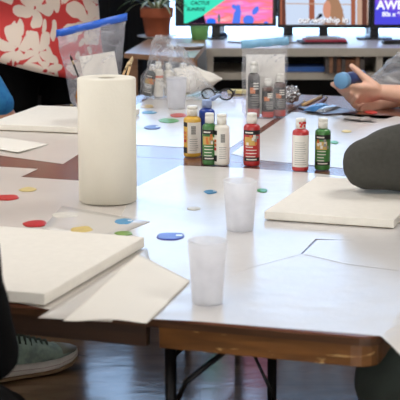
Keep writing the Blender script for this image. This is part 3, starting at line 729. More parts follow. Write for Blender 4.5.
# eyeglasses
p = T(217.5, 101, TZ)
gl = thing('eyeglasses', 'black framed eyeglasses standing open left of the upright zip bag', 'glasses', (p.x, p.y, TZ + .0022), -.10)
M_gl = mat('black acetate', (28, 24, 24), .25)
for s in (-1, 1):
    bm = BM(); pts = [(s * .032 + .024 * math.cos(a) * (1 + .1 * math.sin(2 * a) * s), -.004 * abs(math.cos(a)), .0225 + .0195 * math.sin(a)) for a in [2 * PI * k / 28 for k in range(28)]]
    tube(bm, pts, .0032, 8, closed=True); r = obj('rim', bm, M_gl, gl, True)
    bm = BM(); lathe(bm, [(0, 0), (1, 0), (1, .001), (0, .001)], 28, M=Matrix.Translation((s * .032, -.001, .0225)).to_3x3())
    bm.free(); bm = BM(); vs = [bm.verts.new((s * .032 + .0225 * math.cos(2 * PI * k / 28), 0, .0225 + .018 * math.sin(2 * PI * k / 28))) for k in range(28)]
    f = bm.faces.new(vs); e = bmesh.ops.extrude_face_region(bm, geom=[f])
    for v in [q for q in e['geom'] if isinstance(q, bmesh.types.BMVert)]: v.co.y += .0012
    obj('lens', bm, film('lens', (235, 240, 245), .05, .05, 3, .06), r)
    bm = BM(); tube(bm, [(s * .055, 0, .032), (s * .06, .012, .033), (s * .058, .07, .028), (s * .05, .125, .006)], .0022, 8); obj('temple', bm, M_gl, gl, True)
bm = BM(); tube(bm, [(-.009, 0, .027), (0, -.002, .030), (.009, 0, .027)], .002, 8); obj('bridge', bm, M_gl, gl, True)
p = T(236, 95, TZ + .001)
bm = BM(); box(bm, (0, 0, .006), (.075, .05, .012), .001); tag(obj('sticky_notes', bm, mat('yellow paper', (236, 220, 150), .8), loc=(p.x + .01, p.y + .05, TZ + .0022), rot=(0, 0, -.2)), 'pale yellow note pad just behind the eyeglasses', 'note pad')

# ------------------------------------------------------------------ desk unit, screens and things behind
DZ = .766; DX0, DX1, DY0, DY1 = .03, 3.0, 7.0, 7.88
t = thing('desk', 'long white desk with a lower shelf under the screens', 'desk', ((DX0 + DX1) / 2, 7.45, 0))
Mds = mat('white laminate', (246, 246, 246), .3, vary=.01); Med = mat('beige edge', (196, 188, 174), .5, vary=.03); Mdark = mat('dark panel', (36, 36, 40), .7)
cx = (DX0 + DX1) / 2; wdt = DX1 - DX0
bm = BM(); box(bm, (0, (DY0 + DY1) / 2 + .004 - 7.45, DZ - .02), (wdt, DY1 - DY0 - .008, .04)); obj('desktop', bm, Mds, t)
bm = BM(); box(bm, (0, -.446, DZ - .0205), (wdt, .008, .039)); obj('edge_strip', bm, Med, t)
bm = BM(); box(bm, (0, -.15, .625), (wdt - .06, .5, .034)); obj('shelf', bm, Med, t)
bm = BM(); box(bm, (0, .12, .37), (wdt - .02, .02, .70)); obj('back_panel', bm, Mdark, t)
for x in (-wdt / 2 + .02, .86 - cx + .01, wdt / 2 - .02):
    bm = BM(); box(bm, (x, -.16, .363), (.03, .54, .725)); obj('upright', bm, Med, t)
# things on the desk shelf
bm = BM(); box(bm, (0, 0, .013), (.24, .16, .026), .003); tag(obj('binder', bm, mat('blue vinyl', (58, 106, 184), .4), loc=(W(304, 68, 7.15).x, 7.16, .6425)), 'blue binder lying flat on the shelf under the desk', 'binder')
bx = W(324, 70, 7.1).x
for k in range(9):
    hh = .065 + .025 * random.random(); th = .016 + .008 * random.random()
    bm = BM(); box(bm, (th / 2, 0, hh / 2), (th, .12, hh), .0015)
    col = random.choice(((130, 82, 56), (96, 60, 46), (150, 100, 66), (70, 56, 50), (164, 120, 90), (92, 84, 80)))
    b_ = tag(obj('book', bm, mat('book cover %d %d %d' % col, col, .6, vary=.15), loc=(bx, 7.08 + .01 * random.random(), .6425)), 'small book on the desk shelf, %s' % ('first from the blue binder', 'second from the blue binder', 'third from the blue binder', 'fourth from the blue binder', 'fifth from the blue binder', 'fourth from the upright at right', 'third from the upright at right', 'second from the upright at right', 'next to the upright at right')[k], 'book', 'row of small books on the desk shelf')
    bx += th + .002
# side table with the plant
SZ = .795
t = thing('side_table', 'light wooden side table under the potted plant', 'table', (-.08, 6.75, 0))
Mlw = wood('light wood', (176, 128, 92), (206, 160, 122), .3, (3, 16, 16))
q4 = [T(124, 53, SZ), T(194, 58, SZ), T(199, 42, SZ), T(150, 38.5, SZ)]; q4 = [(p.x + .08, p.y - 6.75) for p in q4]
bm = BM(); prism(bm, [q4[0], q4[1], (.10, .22), (.10, .40), q4[3]][:2] + [(.105, .10), (.105, .38), (.06, .38), (.06, .52), (q4[3][0], .52)], SZ - .022, SZ); obj('tabletop', bm, Mlw, t)
for x, y in ((q4[0][0] + .04, q4[0][1] + .06), (.05, -.36), (.05, .46), (q4[3][0] + .05, .46)):
    bm = BM(); box(bm, (x, y, (SZ - .022) / 2), (.035, .035, SZ - .022)); obj('leg', bm, Mlw, t)
pp = T(157, 38, SZ); px_ = pp.x; py_ = pp.y
bm = BM(); lathe(bm, [(0, .004), (.07, .004), (.098, .010), (.1, .013), (.07, .008), (0, .007)], 40); lathe(bm, [(0, 0), (.06, 0), (.07, .0041), (0, .0041)], 40)
tag(obj('saucer', bm, mat('white glaze', (236, 238, 242), .25), loc=(px_, py_, SZ), smooth=True), 'white saucer under the terracotta pot', 'saucer')
t = thing('potted_plant', 'terracotta pot with a striped leafy plant on the side table', 'plant', (px_, py_, SZ + .0085))
bm = BM(); lathe(bm, [(0, 0), (.054, 0), (.057, .003), (.072, .095), (.080, .095), (.081, .098), (.083, .140), (.081, .143), (.074, .143), (.071, .12), (0, .118)], 40)
obj('pot', bm, mat('terracotta', (176, 92, 58), .75, vary=.12, scale=12), t, True)
bm = BM(); lathe(bm, [(0, .125), (.072, .1215), (.072, .119), (0, .119)], 24); obj('soil', bm, mat('soil', (52, 38, 30), .95, vary=.3, scale=80, bump=.5), t, True)
Ml1 = mat('leaf green', (96, 130, 66), .5, vary=.2, scale=30); Ml2 = mat('leaf cream', (226, 226, 186), .5, vary=.1)
for k in range(14):
    a = k * 2.4; L = .13 + .06 * random.random(); bm = BM(); prev = None; n = 10; up = random.uniform(.9, 1.5)
    for i in range(n + 1):
        s = i / n; r = .015 + L * s; z = .124 + L * up * s - L * 1.1 * s * s; wv = .011 * math.sin(PI * min(1, .12 + s * .88)) + .0008
        c = Vector((r * math.cos(a), r * math.sin(a), z)); sd = Vector((-math.sin(a), math.cos(a), 0))
        q = [bm.verts.new(c + sd * wv * e + Vector((0, 0, .003 * abs(e)))) for e in (-1, -.45, .45, 1)]
        if prev:
            for e in range(3): bm.faces.new((prev[e], prev[e + 1], q[e + 1], q[e])).material_index = 1 if e == 1 else 0
        prev = q
    o = obj('leaf', bm, [Ml1, Ml2], t, True)
for k in range(2):
    bm = BM(); tube(bm, [(-.006 + .022 * k, 0, .12), (-.010 + .026 * k, .004, .22), (-.006 + .034 * k, 0, .34)], .0035, 8); obj('stem', bm, mat('pale stem', (206, 190, 150), .6), t, True)
# big white plate on the desk corner/side table
bm = BM(); lathe(bm, [(0, .002), (.06, .002), (.085, .012), (.09, .016), (.092, .015), (.088, .010), (.064, 0), (0, 0)], 44)
q = T(188, 48, SZ); tag(obj('plate', bm, mat('white glaze', (236, 238, 242), .25), loc=(q.x - .01, q.y, SZ), smooth=True), 'white round plate beside the terracotta pot saucer', 'plate')
# window shelf stool for the green pot
gp = T(199.5, 39.5, SZ)
bm = BM(); lathe(bm, [(0, 0), (.036, 0), (.039, .003), (.048, .062), (.046, .064), (.043, .062), (.036, .006), (0, .006)], 36)
tag(obj('plant_pot', bm, frosted('light green plastic', (150, 206, 130), .92), loc=(min(gp.x, .0), gp.y, SZ), smooth=True), 'light green pot standing below the left screen', 'pot')

MON = []
def monitor(label, x0, x1, ybot, Y, sx0, sx1, sybot, neck=None, base=True):
    a = W(x0, ybot, Y); b = W(x1, ybot, Y); s = W(sx0, sybot, Y); e = W(sx1, sybot, Y)
    cxm = (a.x + b.x) / 2; wd_ = b.x - a.x; hm = wd_ * .60
    t = thing('monitor', label, 'monitor', (cxm, Y, DZ), 0, 'screens on the white desk')
    z0 = a.z - DZ
    bm = BM(); box(bm, (0, .012, z0 + hm / 2), (wd_, .022, hm), .003); obj('bezel', bm, M_plast, t)
    bw_ = .045 if x0 < 200 else .09
    nx = (W(neck, 30, Y).x - cxm) if neck else 0
    bm = BM(); box(bm, (0, .012, z0 + .03), (.045, .022, z0 + .08), M=Matrix.Translation((nx, .036, (z0 + .08) / 2))); obj('stand', bm, M_plast, t)
    bm = BM(); prism(bm, rrect(nx - bw_, nx + bw_, -.02, .10, .03), 0, .009); obj('stand_base', bm, M_plast, t)
    SX0, SX1, SZ0, SZ1 = s.x - cxm, e.x - cxm, s.z - DZ, z0 + hm - .018
    return t, cxm, SX0, SX1, SZ0, SZ1
def poly(bm, pts, y, mi):
    vs = [bm.verts.new((p[0], y, p[1])) for p in pts]
    f = bm.faces.new(vs); f.material_index = mi
def blob(cx, cz, rx, rz, n=24, rot=0):
    return [(cx + rx * math.cos(a) * math.cos(rot) - rz * math.sin(a) * math.sin(rot), cz + rx * math.cos(a) * math.sin(rot) + rz * math.sin(a) * math.cos(rot)) for a in [2 * PI * k / n for k in range(n)]]
def sunset():
    m, n, out = nt('screen sunset'); e = n.nodes.new('ShaderNodeEmission'); n.links.new(e.outputs[0], out.inputs[0]); e.inputs[1].default_value = 1
    tc = n.nodes.new('ShaderNodeTexCoord'); mp = n.nodes.new('ShaderNodeMapping'); mp.inputs['Scale'].default_value = (2.2, 1, 16); n.links.new(tc.outputs['Object'], mp.inputs[0])
    nz = n.nodes.new('ShaderNodeTexNoise'); nz.inputs['Scale'].default_value = 2.2; nz.inputs['Detail'].default_value = 3; nz.inputs['Distortion'].default_value = .5; n.links.new(mp.outputs[0], nz.inputs[0])
    cr = n.nodes.new('ShaderNodeValToRGB'); els = cr.color_ramp.elements
    els[0].position = .25; els[0].color = rgba((226, 170, 214)); els[1].position = .75; els[1].color = rgba((250, 150, 110))
    x = els.new(.42); x.color = rgba((236, 120, 190)); x = els.new(.55); x.color = rgba((246, 120, 110)); x = els.new(.65); x.color = rgba((236, 180, 200))
    n.links.new(nz.outputs[0], cr.inputs[0]); n.links.new(cr.outputs[0], e.inputs[0]); return m
def purple():
    m, n, out = nt('screen purple'); e = n.nodes.new('ShaderNodeEmission'); n.links.new(e.outputs[0], out.inputs[0]); e.inputs[1].default_value = 1
    tc = n.nodes.new('ShaderNodeTexCoord'); nz = n.nodes.new('ShaderNodeTexNoise'); nz.inputs['Scale'].default_value = 5; n.links.new(tc.outputs['Object'], nz.inputs[0])
    cr = n.nodes.new('ShaderNodeValToRGB'); cr.color_ramp.elements[0].position = .4; cr.color_ramp.elements[0].color = rgba((74, 70, 206)); cr.color_ramp.elements[1].position = .65; cr.color_ramp.elements[1].color = rgba((176, 84, 214))
    n.links.new(nz.outputs[0], cr.inputs[0]); n.links.new(cr.outputs[0], e.inputs[0]); return m
E_teal = emit('screen teal', (62, 214, 180)); E_blk = emit('screen black', (26, 20, 34)); E_bl = emit('screen blue', (78, 118, 226)); E_gr = emit('screen green', (36, 110, 110)); E_bl2 = emit('screen bright blue', (40, 110, 230))
E_wht = emit('screen white', (240, 242, 248)); E_pane = emit('screen pane', (190, 204, 226)); E_brn = emit('screen brown', (150, 88, 66)); E_brd = emit('screen dark brown', (92, 56, 48)); E_hair = emit('screen hair', (156, 118, 92)); E_face = emit('screen face', (196, 138, 114)); E_tan = emit('screen tan', (184, 150, 130))
def caption(s, x, z, y, size, m, t, shear=0, bold=0):
    bm = text_bm(s, size, shear, bold=bold)
    bmesh.ops.transform(bm, matrix=Matrix.Translation((x, y, z)) @ Matrix.Rotation(PI / 2, 4, 'X'), verts=bm.verts)
    return obj('caption', bm, m, t)
# left screen: teal corner, blue cacti on a sunset
Y1 = 7.5
t, cxm, a, b, c, d = monitor('leftmost screen with teal corner and blue cactus picture', 175, 276.5, 26.5, Y1, 184, 272.5, 23.3, neck=216)
def S(x, y, Y=Y1): p = W(x, y, Y); return (p.x - cxm, p.z - DZ)
bm = BM(); y0 = .0005
poly(bm, [(a, c), (b, c), (b, d), (a, d)], y0, 0)
poly(bm, [(a, c), (a, d), S(243, -12), S(219, 4), S(203, 15.5), S(187, 23.2)], y0 - .0006, 1)
poly(bm, [(a, c), S(187, 23.2), S(204, 15), S(206, 23.2)], y0 - .0004, 2)
poly(bm, blob(*S(211, 21.5), .026, .017), y0 - .0008, 4); poly(bm, [S(207, 23.2), S(216, 23.2), S(214, 20), S(209, 20)], y0 - .0009, 4)
poly(bm, blob(*S(219, 18.5), .006, .024), y0 - .0008, 5)
poly(bm, [S(232, 23.2), S(240, 23.2), S(241, 12), S(240, 5), S(237, 4.5), S(236, 9), S(234, 13)], y0 - .0008, 3)
poly(bm, blob(*S(234.5, 7), .016, .011, rot=-.6), y0 - .00085, 3); poly(bm, blob(*S(248.5, 20), .029, .025), y0 - .0008, 3); poly(bm, blob(*S(255.5, 10.5), .014, .024, rot=-.6), y0 - .00088, 3); poly(bm, blob(*S(266, 22.5), .012, .006), y0 - .0008, 3)
for v in bm.verts: v.co.z = max(v.co.z, c)
obj('screen', bm, [sunset(), E_teal, E_blk, E_bl, E_bl2, E_gr], t)
x_, z_ = S(190.3, 4.6); caption('CACTUS', x_, z_, y0 - .0022, .025, E_blk, t, .25, .0006); x_, z_ = S(186.5, 10.8); caption('SUNRISE', x_, z_, y0 - .0022, .025, E_blk, t, .25, .0006)
# middle screen: singer at a window
t, cxm, a, b, c, d = monitor('middle screen showing a singer with a microphone', 277.5, 371, 28, Y1 + .0, 280, 368, 24.6, neck=324)
bm = BM()
poly(bm, [(a, c), (b, c), (b, d), (a, d)], y0, 0)
poly(bm, [S(280, 25), S(286, 25), S(285, -20), S(280, -20)], y0 - .0004, 1)
for x0_, x1_, mi in ((282, 285.5, 2), (309, 314.5, 1), (351, 355.5, 1), (357, 368.2, 4), (362, 367, 2)): poly(bm, [S(x0_, 25 if x0_ != 309 else 20), S(x1_, 25 if x0_ != 309 else 20), S(x1_, -20), S(x0_, -20)], y0 - (.0004 if mi != 2 else .0006), mi)
poly(bm, [S(286, 3), S(351, 4), S(351, 5), S(286, 4)], y0 - .0005, 4)
poly(bm, [S(322, 24.5), S(346, 24.5), S(343, 12), S(338, 2), S(333, -8), S(325, -8), S(327, 6), S(332, 18)], y0 - .0008, 3)
poly(bm, blob(*S(327.5, 9.5), .024, .045), y0 - .0010, 5)
poly(bm, [S(330, 20), S(343, 20), S(343, 10), S(338, -2), S(330, -9), S(327, -4), S(331, 6)], y0 - .0012, 3)
poly(bm, [S(311, 22.6), S(314, 22.6), S(322, 16), S(320, 14.3)], y0 - .0014, 6); poly(bm, blob(*S(320.5, 15.3), .011, .009), y0 - .0015, 6)
for v in bm.verts: v.co.z = max(min(v.co.z, d), c); v.co.x = max(min(v.co.x, b), a)
obj('screen', bm, [E_pane, E_brn, E_brd, E_hair, E_tan, E_face, E_blk], t)
x_, z_ = S(298, 22.6); caption('our worship in', x_, z_, y0 - .0030, .043, E_wht, t, 0, .0008)
x_, z_ = S(298.6, 23.0); caption('our worship in', x_, z_, y0 - .0022, .043, E_brd, t, 0, .0022)['label'] = 'dark drop shadow of the lettering'
# right screen
t, cxm, a, b, c, d = monitor('rightmost screen with purple picture and white lettering', 371.5, 474, 28.5, Y1 + .0, 374.5, 470, 24.5, neck=375)
bm = BM(); poly(bm, [(a, c), (b, c), (b, d), (a, d)], y0, 0); obj('screen', bm, purple(), t)
x_, z_ = S(376.5, 9.0); caption('AWE', x_, z_, y0 - .002, .062, E_wht, t, 0, .0022); x_, z_ = S(382, 16.2); caption('80s x 90s', x_, z_, y0 - .002, .032, E_wht, t, 0, .001)
dv = thing('reflection_blocker', 'dark divider panel added behind the middle and right screens', 'blocker', (1.02, 7.78, DZ))  # added to block window reflections on the floor, hidden by the screens
bm = BM(); box(bm, (0, 0, .36), (1.36, .02, .52), .003); obj('panel', bm, mat('charcoal felt', (44, 44, 48), .95), dv)
for x_ in (-.55, .55):
    bm = BM(); box(bm, (x_, 0, .052), (.05, .06, .104), .003); obj('foot', bm, M_plast, dv)
# cable and desk things
bm = BM(); tube(bm, [(.14, 7.32, DZ + .003), (.22, 7.28, DZ + .003), (.34, 7.36, DZ + .003), (.45, 7.27, DZ + .003), (.52, 7.34, DZ + .003), (.60, 7.29, DZ + .003)], .003, 8)
tag(obj('cable', bm, M_plast, smooth=True), 'black cable lying on the white desk behind the zip bag', 'cable')
p = T(322, 43, DZ)
t = thing('folder_stack', 'red and grey folder stack lying on the desk under the middle screen', 'folder', (p.x, p.y, DZ), .12)
bm = BM(); box(bm, (0, 0, .006), (.23, .15, .012), .001); obj('black_folder', bm, mat('black card', (36, 34, 40), .5), t)
bm = BM(); box(bm, (.01, -.01, .017), (.21, .14, .009), .001, rz=-.1); obj('red_folder', bm, mat('red card', (190, 44, 70), .5), t)
bm = BM(); box(bm, (.0, .0, .026), (.15, .12, .008), .001, rz=-.25); obj('grey_folder', bm, mat('grey card', (176, 178, 182), .5), t)
p = T(393, 44, DZ)
bm = BM(); box(bm, (0, 0, .011), (.11, .05, .022), .008); tag(obj('remote_control', bm, M_plast, loc=(p.x, p.y, DZ), rot=(0, 0, .15)), 'black remote control lying at the right of the desk', 'remote')
p = T(223, 38, DZ)
bm = BM(); lathe(bm, [(0, 0), (.022, 0), (.024, .01), (.02, .025), (.01, .03), (0, .03)], 20); tag(obj('desk_webcam', bm, mat('dark blue plastic', (34, 48, 80), .3), loc=(p.x, p.y, DZ), smooth=True), 'small dark blue round gadget beside the left screen stand', 'gadget')

# ------------------------------------------------------------------ people
def V(*a): return Vector(a)
def hand(bm, w, d, n, side, curl=(.5, .5, .5, .5), thumb_dir=None, sc=1.0, thumb_curl=.3):
    """w wrist, d towards the fingers, n out of the palm; side +1/-1 says where the thumb is (across d x n)"""
    d = d.normalized(); n = (n - d * n.dot(d)).normalized(); l = d.cross(n) * side   # l = towards the thumb
    capsule(bm, w, .024 * sc, w + d * .03 * sc, .022 * sc)
    offs = (.030, .011, -.009, -.028); lens = (.076, .084, .078, .062); rad = (.0092, .0096, .0092, .0080)
    for o_, L, r, c in zip(offs, lens, rad, curl):
        k0 = w + d * .02 * sc + l * o_ * .55 * sc; k1 = w + d * (.088 - abs(o_) * .2) * sc + l * o_ * sc
        capsule(bm, k0, .016 * sc, k1, .0125 * sc)
        p = k1; a = 0
        for s, (fr, rr) in enumerate(((.45, 1), (.31, .92), (.24, .82))):
            a += c * (1, 1.1, .8)[s]
            q = p + (d * math.cos(a) + n * math.sin(a)) * L * fr * sc
            capsule(bm, p, r * sc * (1 if s == 0 else (1, .96, .88)[s]), q, r * sc * rr * .95); p = q
    b0 = w + d * .022 * sc + l * .018 * sc
    td = (thumb_dir or (d * .55 + l * .8 + n * .25)).normalized()
    b1 = b0 + td * .045 * sc; capsule(bm, b0, .0185 * sc, b1, .0140 * sc)
    t2 = (td + (d * .5 + n * .3) * thumb_curl).normalized(); b2 = b1 + t2 * .033 * sc; capsule(bm, b1, .0130 * sc, b2, .0112 * sc)
    b3 = b2 + (t2 + d * .3 * thumb_curl).normalized() * .026 * sc; capsule(bm, b2, .0115 * sc, b3, .0090 * sc)
def headpart(bm, c, f):
    up = V(0, 0, 1); s = f.cross(up)
    capsule(bm, c + up * .035 - f * .012, .083, c + up * .03 + f * .012, .083); capsule(bm, c - up * .055 + f * .035, .05, c + f * .02, .068)
    capsule(bm, c + f * .088 + up * .012, .010, c + f * .108 - up * .022, .014)            # nose
    capsule(bm, c + f * .082 - up * .055 - s * .018, .009, c + f * .082 - up * .055 + s * .018, .009)   # mouth
    for q in (-1, 1): capsule(bm, c + s * q * .083 + up * .012, .014, c + s * q * .082 - up * .022, .010)
def face_details(par, c, f, haircol, longhair=False):
    up = V(0, 0, 1); s = f.cross(up)
    for q in (-1, 1):
        bm = BM(); bmesh.ops.create_uvsphere(bm, u_segments=12, v_segments=8, radius=.012, matrix=Matrix.Translation(c + f * .082 + s * q * .032 + up * .016)); obj('eye', bm, M_eye, par, True)
    bm = BM(); capsule(bm, c + up * .058 - f * .03, .088, c + up * .05 - f * .01, .090); capsule(bm, c - f * .045 + up * .03, .085, c - f * .05 - up * .03, .07)
    if longhair:
        for q in (-1, 1): capsule(bm, c - f * .03 + s * q * .06 + up * .02, .05, c - f * .03 + s * q * .075 - up * .16, .04)
    obj('hair', remeshed(bm, .012), haircol, par, True)
def person(label, J, facing, skin, top, trousers, sleeve_to=1.0, hands=None, voxel=.012, thick=1.0, longhair=False, haircol=None, topname='shirt', shoes=True, shoe_mat=None, hem=None):
    """J: dict of joints. Body is one continuous mesh, clothes and hair its children."""
    f = V(math.cos(facing), math.sin(facing), 0); up = V(0, 0, 1); s = f.cross(up)
    pv = J['pelvis']; ch = J['chest']; hd = J['head']; nk = hd - up * .12 - f * .02
    root = None
    bm = BM()
    for q in (-1, 1):
        capsule(bm, pv + s * q * .07, .11 * thick, ch + s * q * .08, .11 * thick)
    capsule(bm, ch + up * .05, .08, nk, .055); capsule(bm, nk, .052, hd - up * .05, .05)
    headpart(bm, hd, f)
    for k in ('L', 'R'):
        sh, el, wr = J['sh' + k], J['el' + k], J['wr' + k]
        capsule(bm, ch + (sh - ch) * .5, .09, sh, .062); capsule(bm, sh, .055, el, .042); capsule(bm, el, .043, wr, .027)
        hn = (hands or {}).get(k)
        if hn: hand(bm, wr, *hn[:3], **hn[3])
        else: hand(bm, wr, (wr - el), up * -1, 1 if k == 'L' else -1)
        hp, kn, an = J['hip' + k], J['kn' + k], J['an' + k]; ft = J['toe' + k]
        capsule(bm, pv + (hp - pv) * .6, .11 * thick, hp, .095 * thick); capsule(bm, hp, .09 * thick, kn, .062); capsule(bm, kn, .060, an, .04); capsule(bm, an, .042, ft, .03)
    body = obj('person', remeshed(bm, voxel, 4), skin, None, True)
    tag(body, label, 'person')
    # top
    bm = BM()
    for q in (-1, 1): capsule(bm, pv + s * q * .07 + up * .02, .135 * thick, ch + s * q * .085, .128 * thick)
    capsule(bm, ch + up * .06, .095, nk - up * .01, .062)
    for k in ('L', 'R'):
        sh, el, wr = J['sh' + k], J['el' + k], J['wr' + k]
        capsule(bm, ch + (sh - ch) * .5, .105, sh, .078)
        sl = J.get('sleeve', (.074, .066, .048))
        if sleeve_to <= 1: capsule(bm, sh, sl[0], sh + (el - sh) * sleeve_to, sl[1])
        else: capsule(bm, sh, sl[0], el, sl[1]); capsule(bm, el, sl[1], el + (wr - el) * (sleeve_to - 1), sl[2])
    b = remeshed(bm, .014, 4)
    for v in b.verts: v.co += v.normal * .006 * noise.noise(v.co * 16)
    if top: obj(topname, b, top, body, True)
    else: b.free()
    bm = BM()
    for k in ('L', 'R'):
        hp, kn, an = J['hip' + k], J['kn' + k], J['an' + k]
        capsule(bm, pv, .125 * thick, hp, .112 * thick); capsule(bm, hp, .106 * thick, kn, .08); capsule(bm, kn, .078, an + (kn - an) * .08, .06)
    b = remeshed(bm, .014, 4)
    for v in b.verts: v.co += v.normal * .008 * noise.noise(v.co * 13)
    obj('trousers', b, trousers, body, True)
    face_details(body, hd, f, haircol or M_hair, longhair)
    if shoes:
        for k in ('L', 'R'):
            if k in J.get('noshoe', ''): continue
            an, ft = J['an' + k], J['toe' + k]; dd = (ft - an); dd.z = 0; dd.normalize(); bm = BM()
            capsule(bm, V(an.x, an.y, .045) - dd * .02, .043, V(ft.x, ft.y, .04) + dd * .02, .037); capsule(bm, V(an.x, an.y, .09), .05, V(an.x, an.y, .05), .045)
            b = remeshed(bm, .01, 3)
            for v in b.verts: v.co.z = max(v.co.z, .002)
            obj('shoe', b, shoe_mat or mat('dark shoe', (40, 36, 36), .5), body, True)
    return body
def crease(o, c, amp, fr):
    for v in o.data.vertices:
        d = v.co - c; w_ = max(0, 1 - d.length / .22)
        v.co += v.normal * amp * w_ * math.sin(fr * (d.x * 1.0 + d.z * .9) + 3 * noise.noise(v.co * 9))
def seated(base, facing, seat=.46, lean=.0, elL=None, wrL=None, elR=None, wrR=None, spread=.10):
    f = V(math.cos(facing), math.sin(facing), 0); up = V(0, 0, 1); s = f.cross(up)   # s = the figure's right
    pv = V(base[0], base[1], seat + .13); ch = pv + up * .40 + f * lean; hd = ch + up * .335 + f * (.04 + lean * .4)
    J = dict(pelvis=pv, chest=ch, head=hd)
    for k, q in (('L', -1), ('R', 1)):
        J['sh' + k] = ch + s * q * .185 + up * .07
        J['hip' + k] = pv + s * q * .09 - up * .02; J['kn' + k] = pv + s * q * spread + f * .42 - up * .03
        J['an' + k] = V(*(pv + s * q * spread + f * .40)[:2], .09); J['toe' + k] = V(*(pv + s * q * spread + f * .53)[:2], .04)
    J['elL'] = elL or J['shL'] - up * .27 + f * .08; J['elR'] = elR or J['shR'] - up * .27 + f * .08
    J['wrL'] = wrL or J['elL'] + f * .24 + up * .02; J['wrR'] = wrR or J['elR'] + f * .24 + up * .02
    return J
def chair(label, x, y, rz):
    t = thing('chair', label, 'chair', (x, y, 0), rz, 'chairs around the tables')
    Mc = mat('chair plastic', (60, 58, 60), .5)
    bm = BM(); box(bm, (0, 0, .425), (.40, .40, .024), .008); obj('seat', bm, Mc, t)
    bm = BM(); box(bm, (-.215, 0, .74), (.02, .38, .2), .008); obj('backrest', bm, Mc, t)
    for sx in (-1, 1):
        for sy in (-1, 1):
            bm = BM(); tube(bm, [(sx * .20, sy * .175, 0), (sx * .19, sy * .175, .413)] if sx > 0 else [(-.24, sy * .175, 0), (-.19, sy * .175, .42), (-.215, sy * .175, .64)], .011, 10); obj('leg', bm, M_black, t, True)

M_blk = mat('black cloth', (12, 12, 13), .95, spec=.12, vary=.15, scale=40)
M_olv = mat('charcoal olive knit', (72, 71, 65), .95, vary=.08, scale=90, bump=.12, bscale=300)
M_grn = mat('dark green trousers', (44, 52, 46), .85, vary=.12, scale=20, bump=.25, bscale=14, stretch=(1, 1, 1))
M_blu = mat('bright blue shirt cloth', (52, 140, 196), .85, vary=.15, scale=35, col2=(36, 112, 178))

# 1 red floral shirt, standing behind the far left of the table
f_ang = math.radians(-60)
bx_, by_ = -.66, 5.95
J = dict(pelvis=V(bx_, by_, .90), chest=V(bx_ + .02, by_ - .02, 1.26), head=V(bx_ + .05, by_ - .08, 1.62))
ff = V(math.cos(f_ang), math.sin(f_ang), 0); ss = ff.cross(V(0, 0, 1))
for k, q in (('L', -1), ('R', 1)):
    J['sh' + k] = J['chest'] + ss * q * .2 + V(0, 0, .07); J['el' + k] = J['sh' + k] + ss * q * .06 - V(0, 0, .20) + ff * .16
    J['wr' + k] = J['el' + k] + ff * .2 - ss * q * .12 + V(0, 0, .10)
    J['hip' + k] = J['pelvis'] + ss * q * .09; J['kn' + k] = V(*(J['pelvis'] + ss * q * .11)[:2], .5); J['an' + k] = V(*(J['pelvis'] + ss * q * .12)[:2], .09); J['toe' + k] = J['an' + k] + ff * .13 - V(0, 0, .05)
red = person('person in a red and cream floral shirt and black trousers standing behind the table', J, f_ang, M_skin2, None, M_blk, longhair=True, voxel=.014)
bm = BM(); NA = 72; rings = []
sec = [(.745, .265, .215), (.80, .262, .212), (.90, .250, .20), (1.02, .235, .185), (1.15, .225, .17), (1.28, .22, .15), (1.36, .19, .12), (1.41, .12, .09), (1.44, .075, .07)]
for z, rx, ry in sec:
    cxs = bx_ + (.02 if z > 1.0 else 0.01); ring = []
    for i in range(NA):
        a = 2 * PI * i / NA; k = 1 + .035 * math.sin(a * 9 + z * 4) * max(0, (1.2 - z)) * 1.6
        dz = (-.05 * math.cos(a) if z < .82 else 0)
        p = ss * (rx * k * math.cos(a)) + ff * (ry * k * math.sin(a)); ring.append(bm.verts.new((cxs + p.x, by_ - .02 + p.y, z + ((-.065 * p.x / .25 + .045) * max(0, min(1, (1.05 - z) / .2))))))
    rings.append(ring)
for A, B in zip(rings, rings[1:]):
    for i in range(NA): bm.faces.new((A[i], A[(i + 1) % NA], B[(i + 1) % NA], B[i]))
bmesh.ops.subdivide_edges(bm, edges=bm.edges[:], cuts=1, use_grid_fill=True, smooth=.5)
bmesh.ops.solidify(bm, geom=bm.faces[:], thickness=-.004)
M_flo = floral('red floral cloth'); obj('shirt', bm, M_flo, red, True)
for k in ('L', 'R'):
    bm = BM(); capsule(bm, J['sh' + k], .095, J['sh' + k] + (J['el' + k] - J['sh' + k]) * .75, .085); obj('shirt_sleeve', remeshed(bm, .014, 3), M_flo, red, True)

# 2 blue shirt, seated at the far left end; the sneaker under the table is theirs
el = W(6, 119, 5.06)
Jb = seated((-1.12, 4.72), math.radians(12), lean=.06, elL=el + V(.0, .0, 0), wrL=el + V(-.20, -.17, .02))
Jb['shL'] = W(-52, 40, 5.0); Jb['chest'] = V(-1.05, 4.76, 1.02); Jb['head'] = V(-1.0, 4.74, 1.36)
Jb['shR'] = V(-1.02, 4.56, 1.08); Jb['elR'] = V(-.98, 4.42, .82); Jb['wrR'] = V(-.86, 4.52, .80)
toe = T(77, 366, 0); sd_ = V(math.cos(math.radians(31)), math.sin(math.radians(31)), 0); heel = toe - sd_ * .335
Jb['anR'] = V(heel.x, heel.y, .10) + sd_ * .07; Jb['toeR'] = V(heel.x, heel.y, .055) + sd_ * .22; Jb['knR'] = V(heel.x - .10, heel.y + .06, .52)
Jb['hipR'] = Jb['pelvis'] + V(.02, -.09, 0); Jb['noshoe'] = 'R'; Jb['sleeve'] = (.085, .068, .06)
blue = person('person in a bright blue shirt seated at the far left, green sneaker under the table', Jb, math.radians(12), M_skin2, M_blu, mat('dark jeans', (40, 42, 52), .85), sleeve_to=.80, topname='blue_shirt')
chair('dark chair under the person in the blue shirt', -1.14, 4.72, math.radians(12))
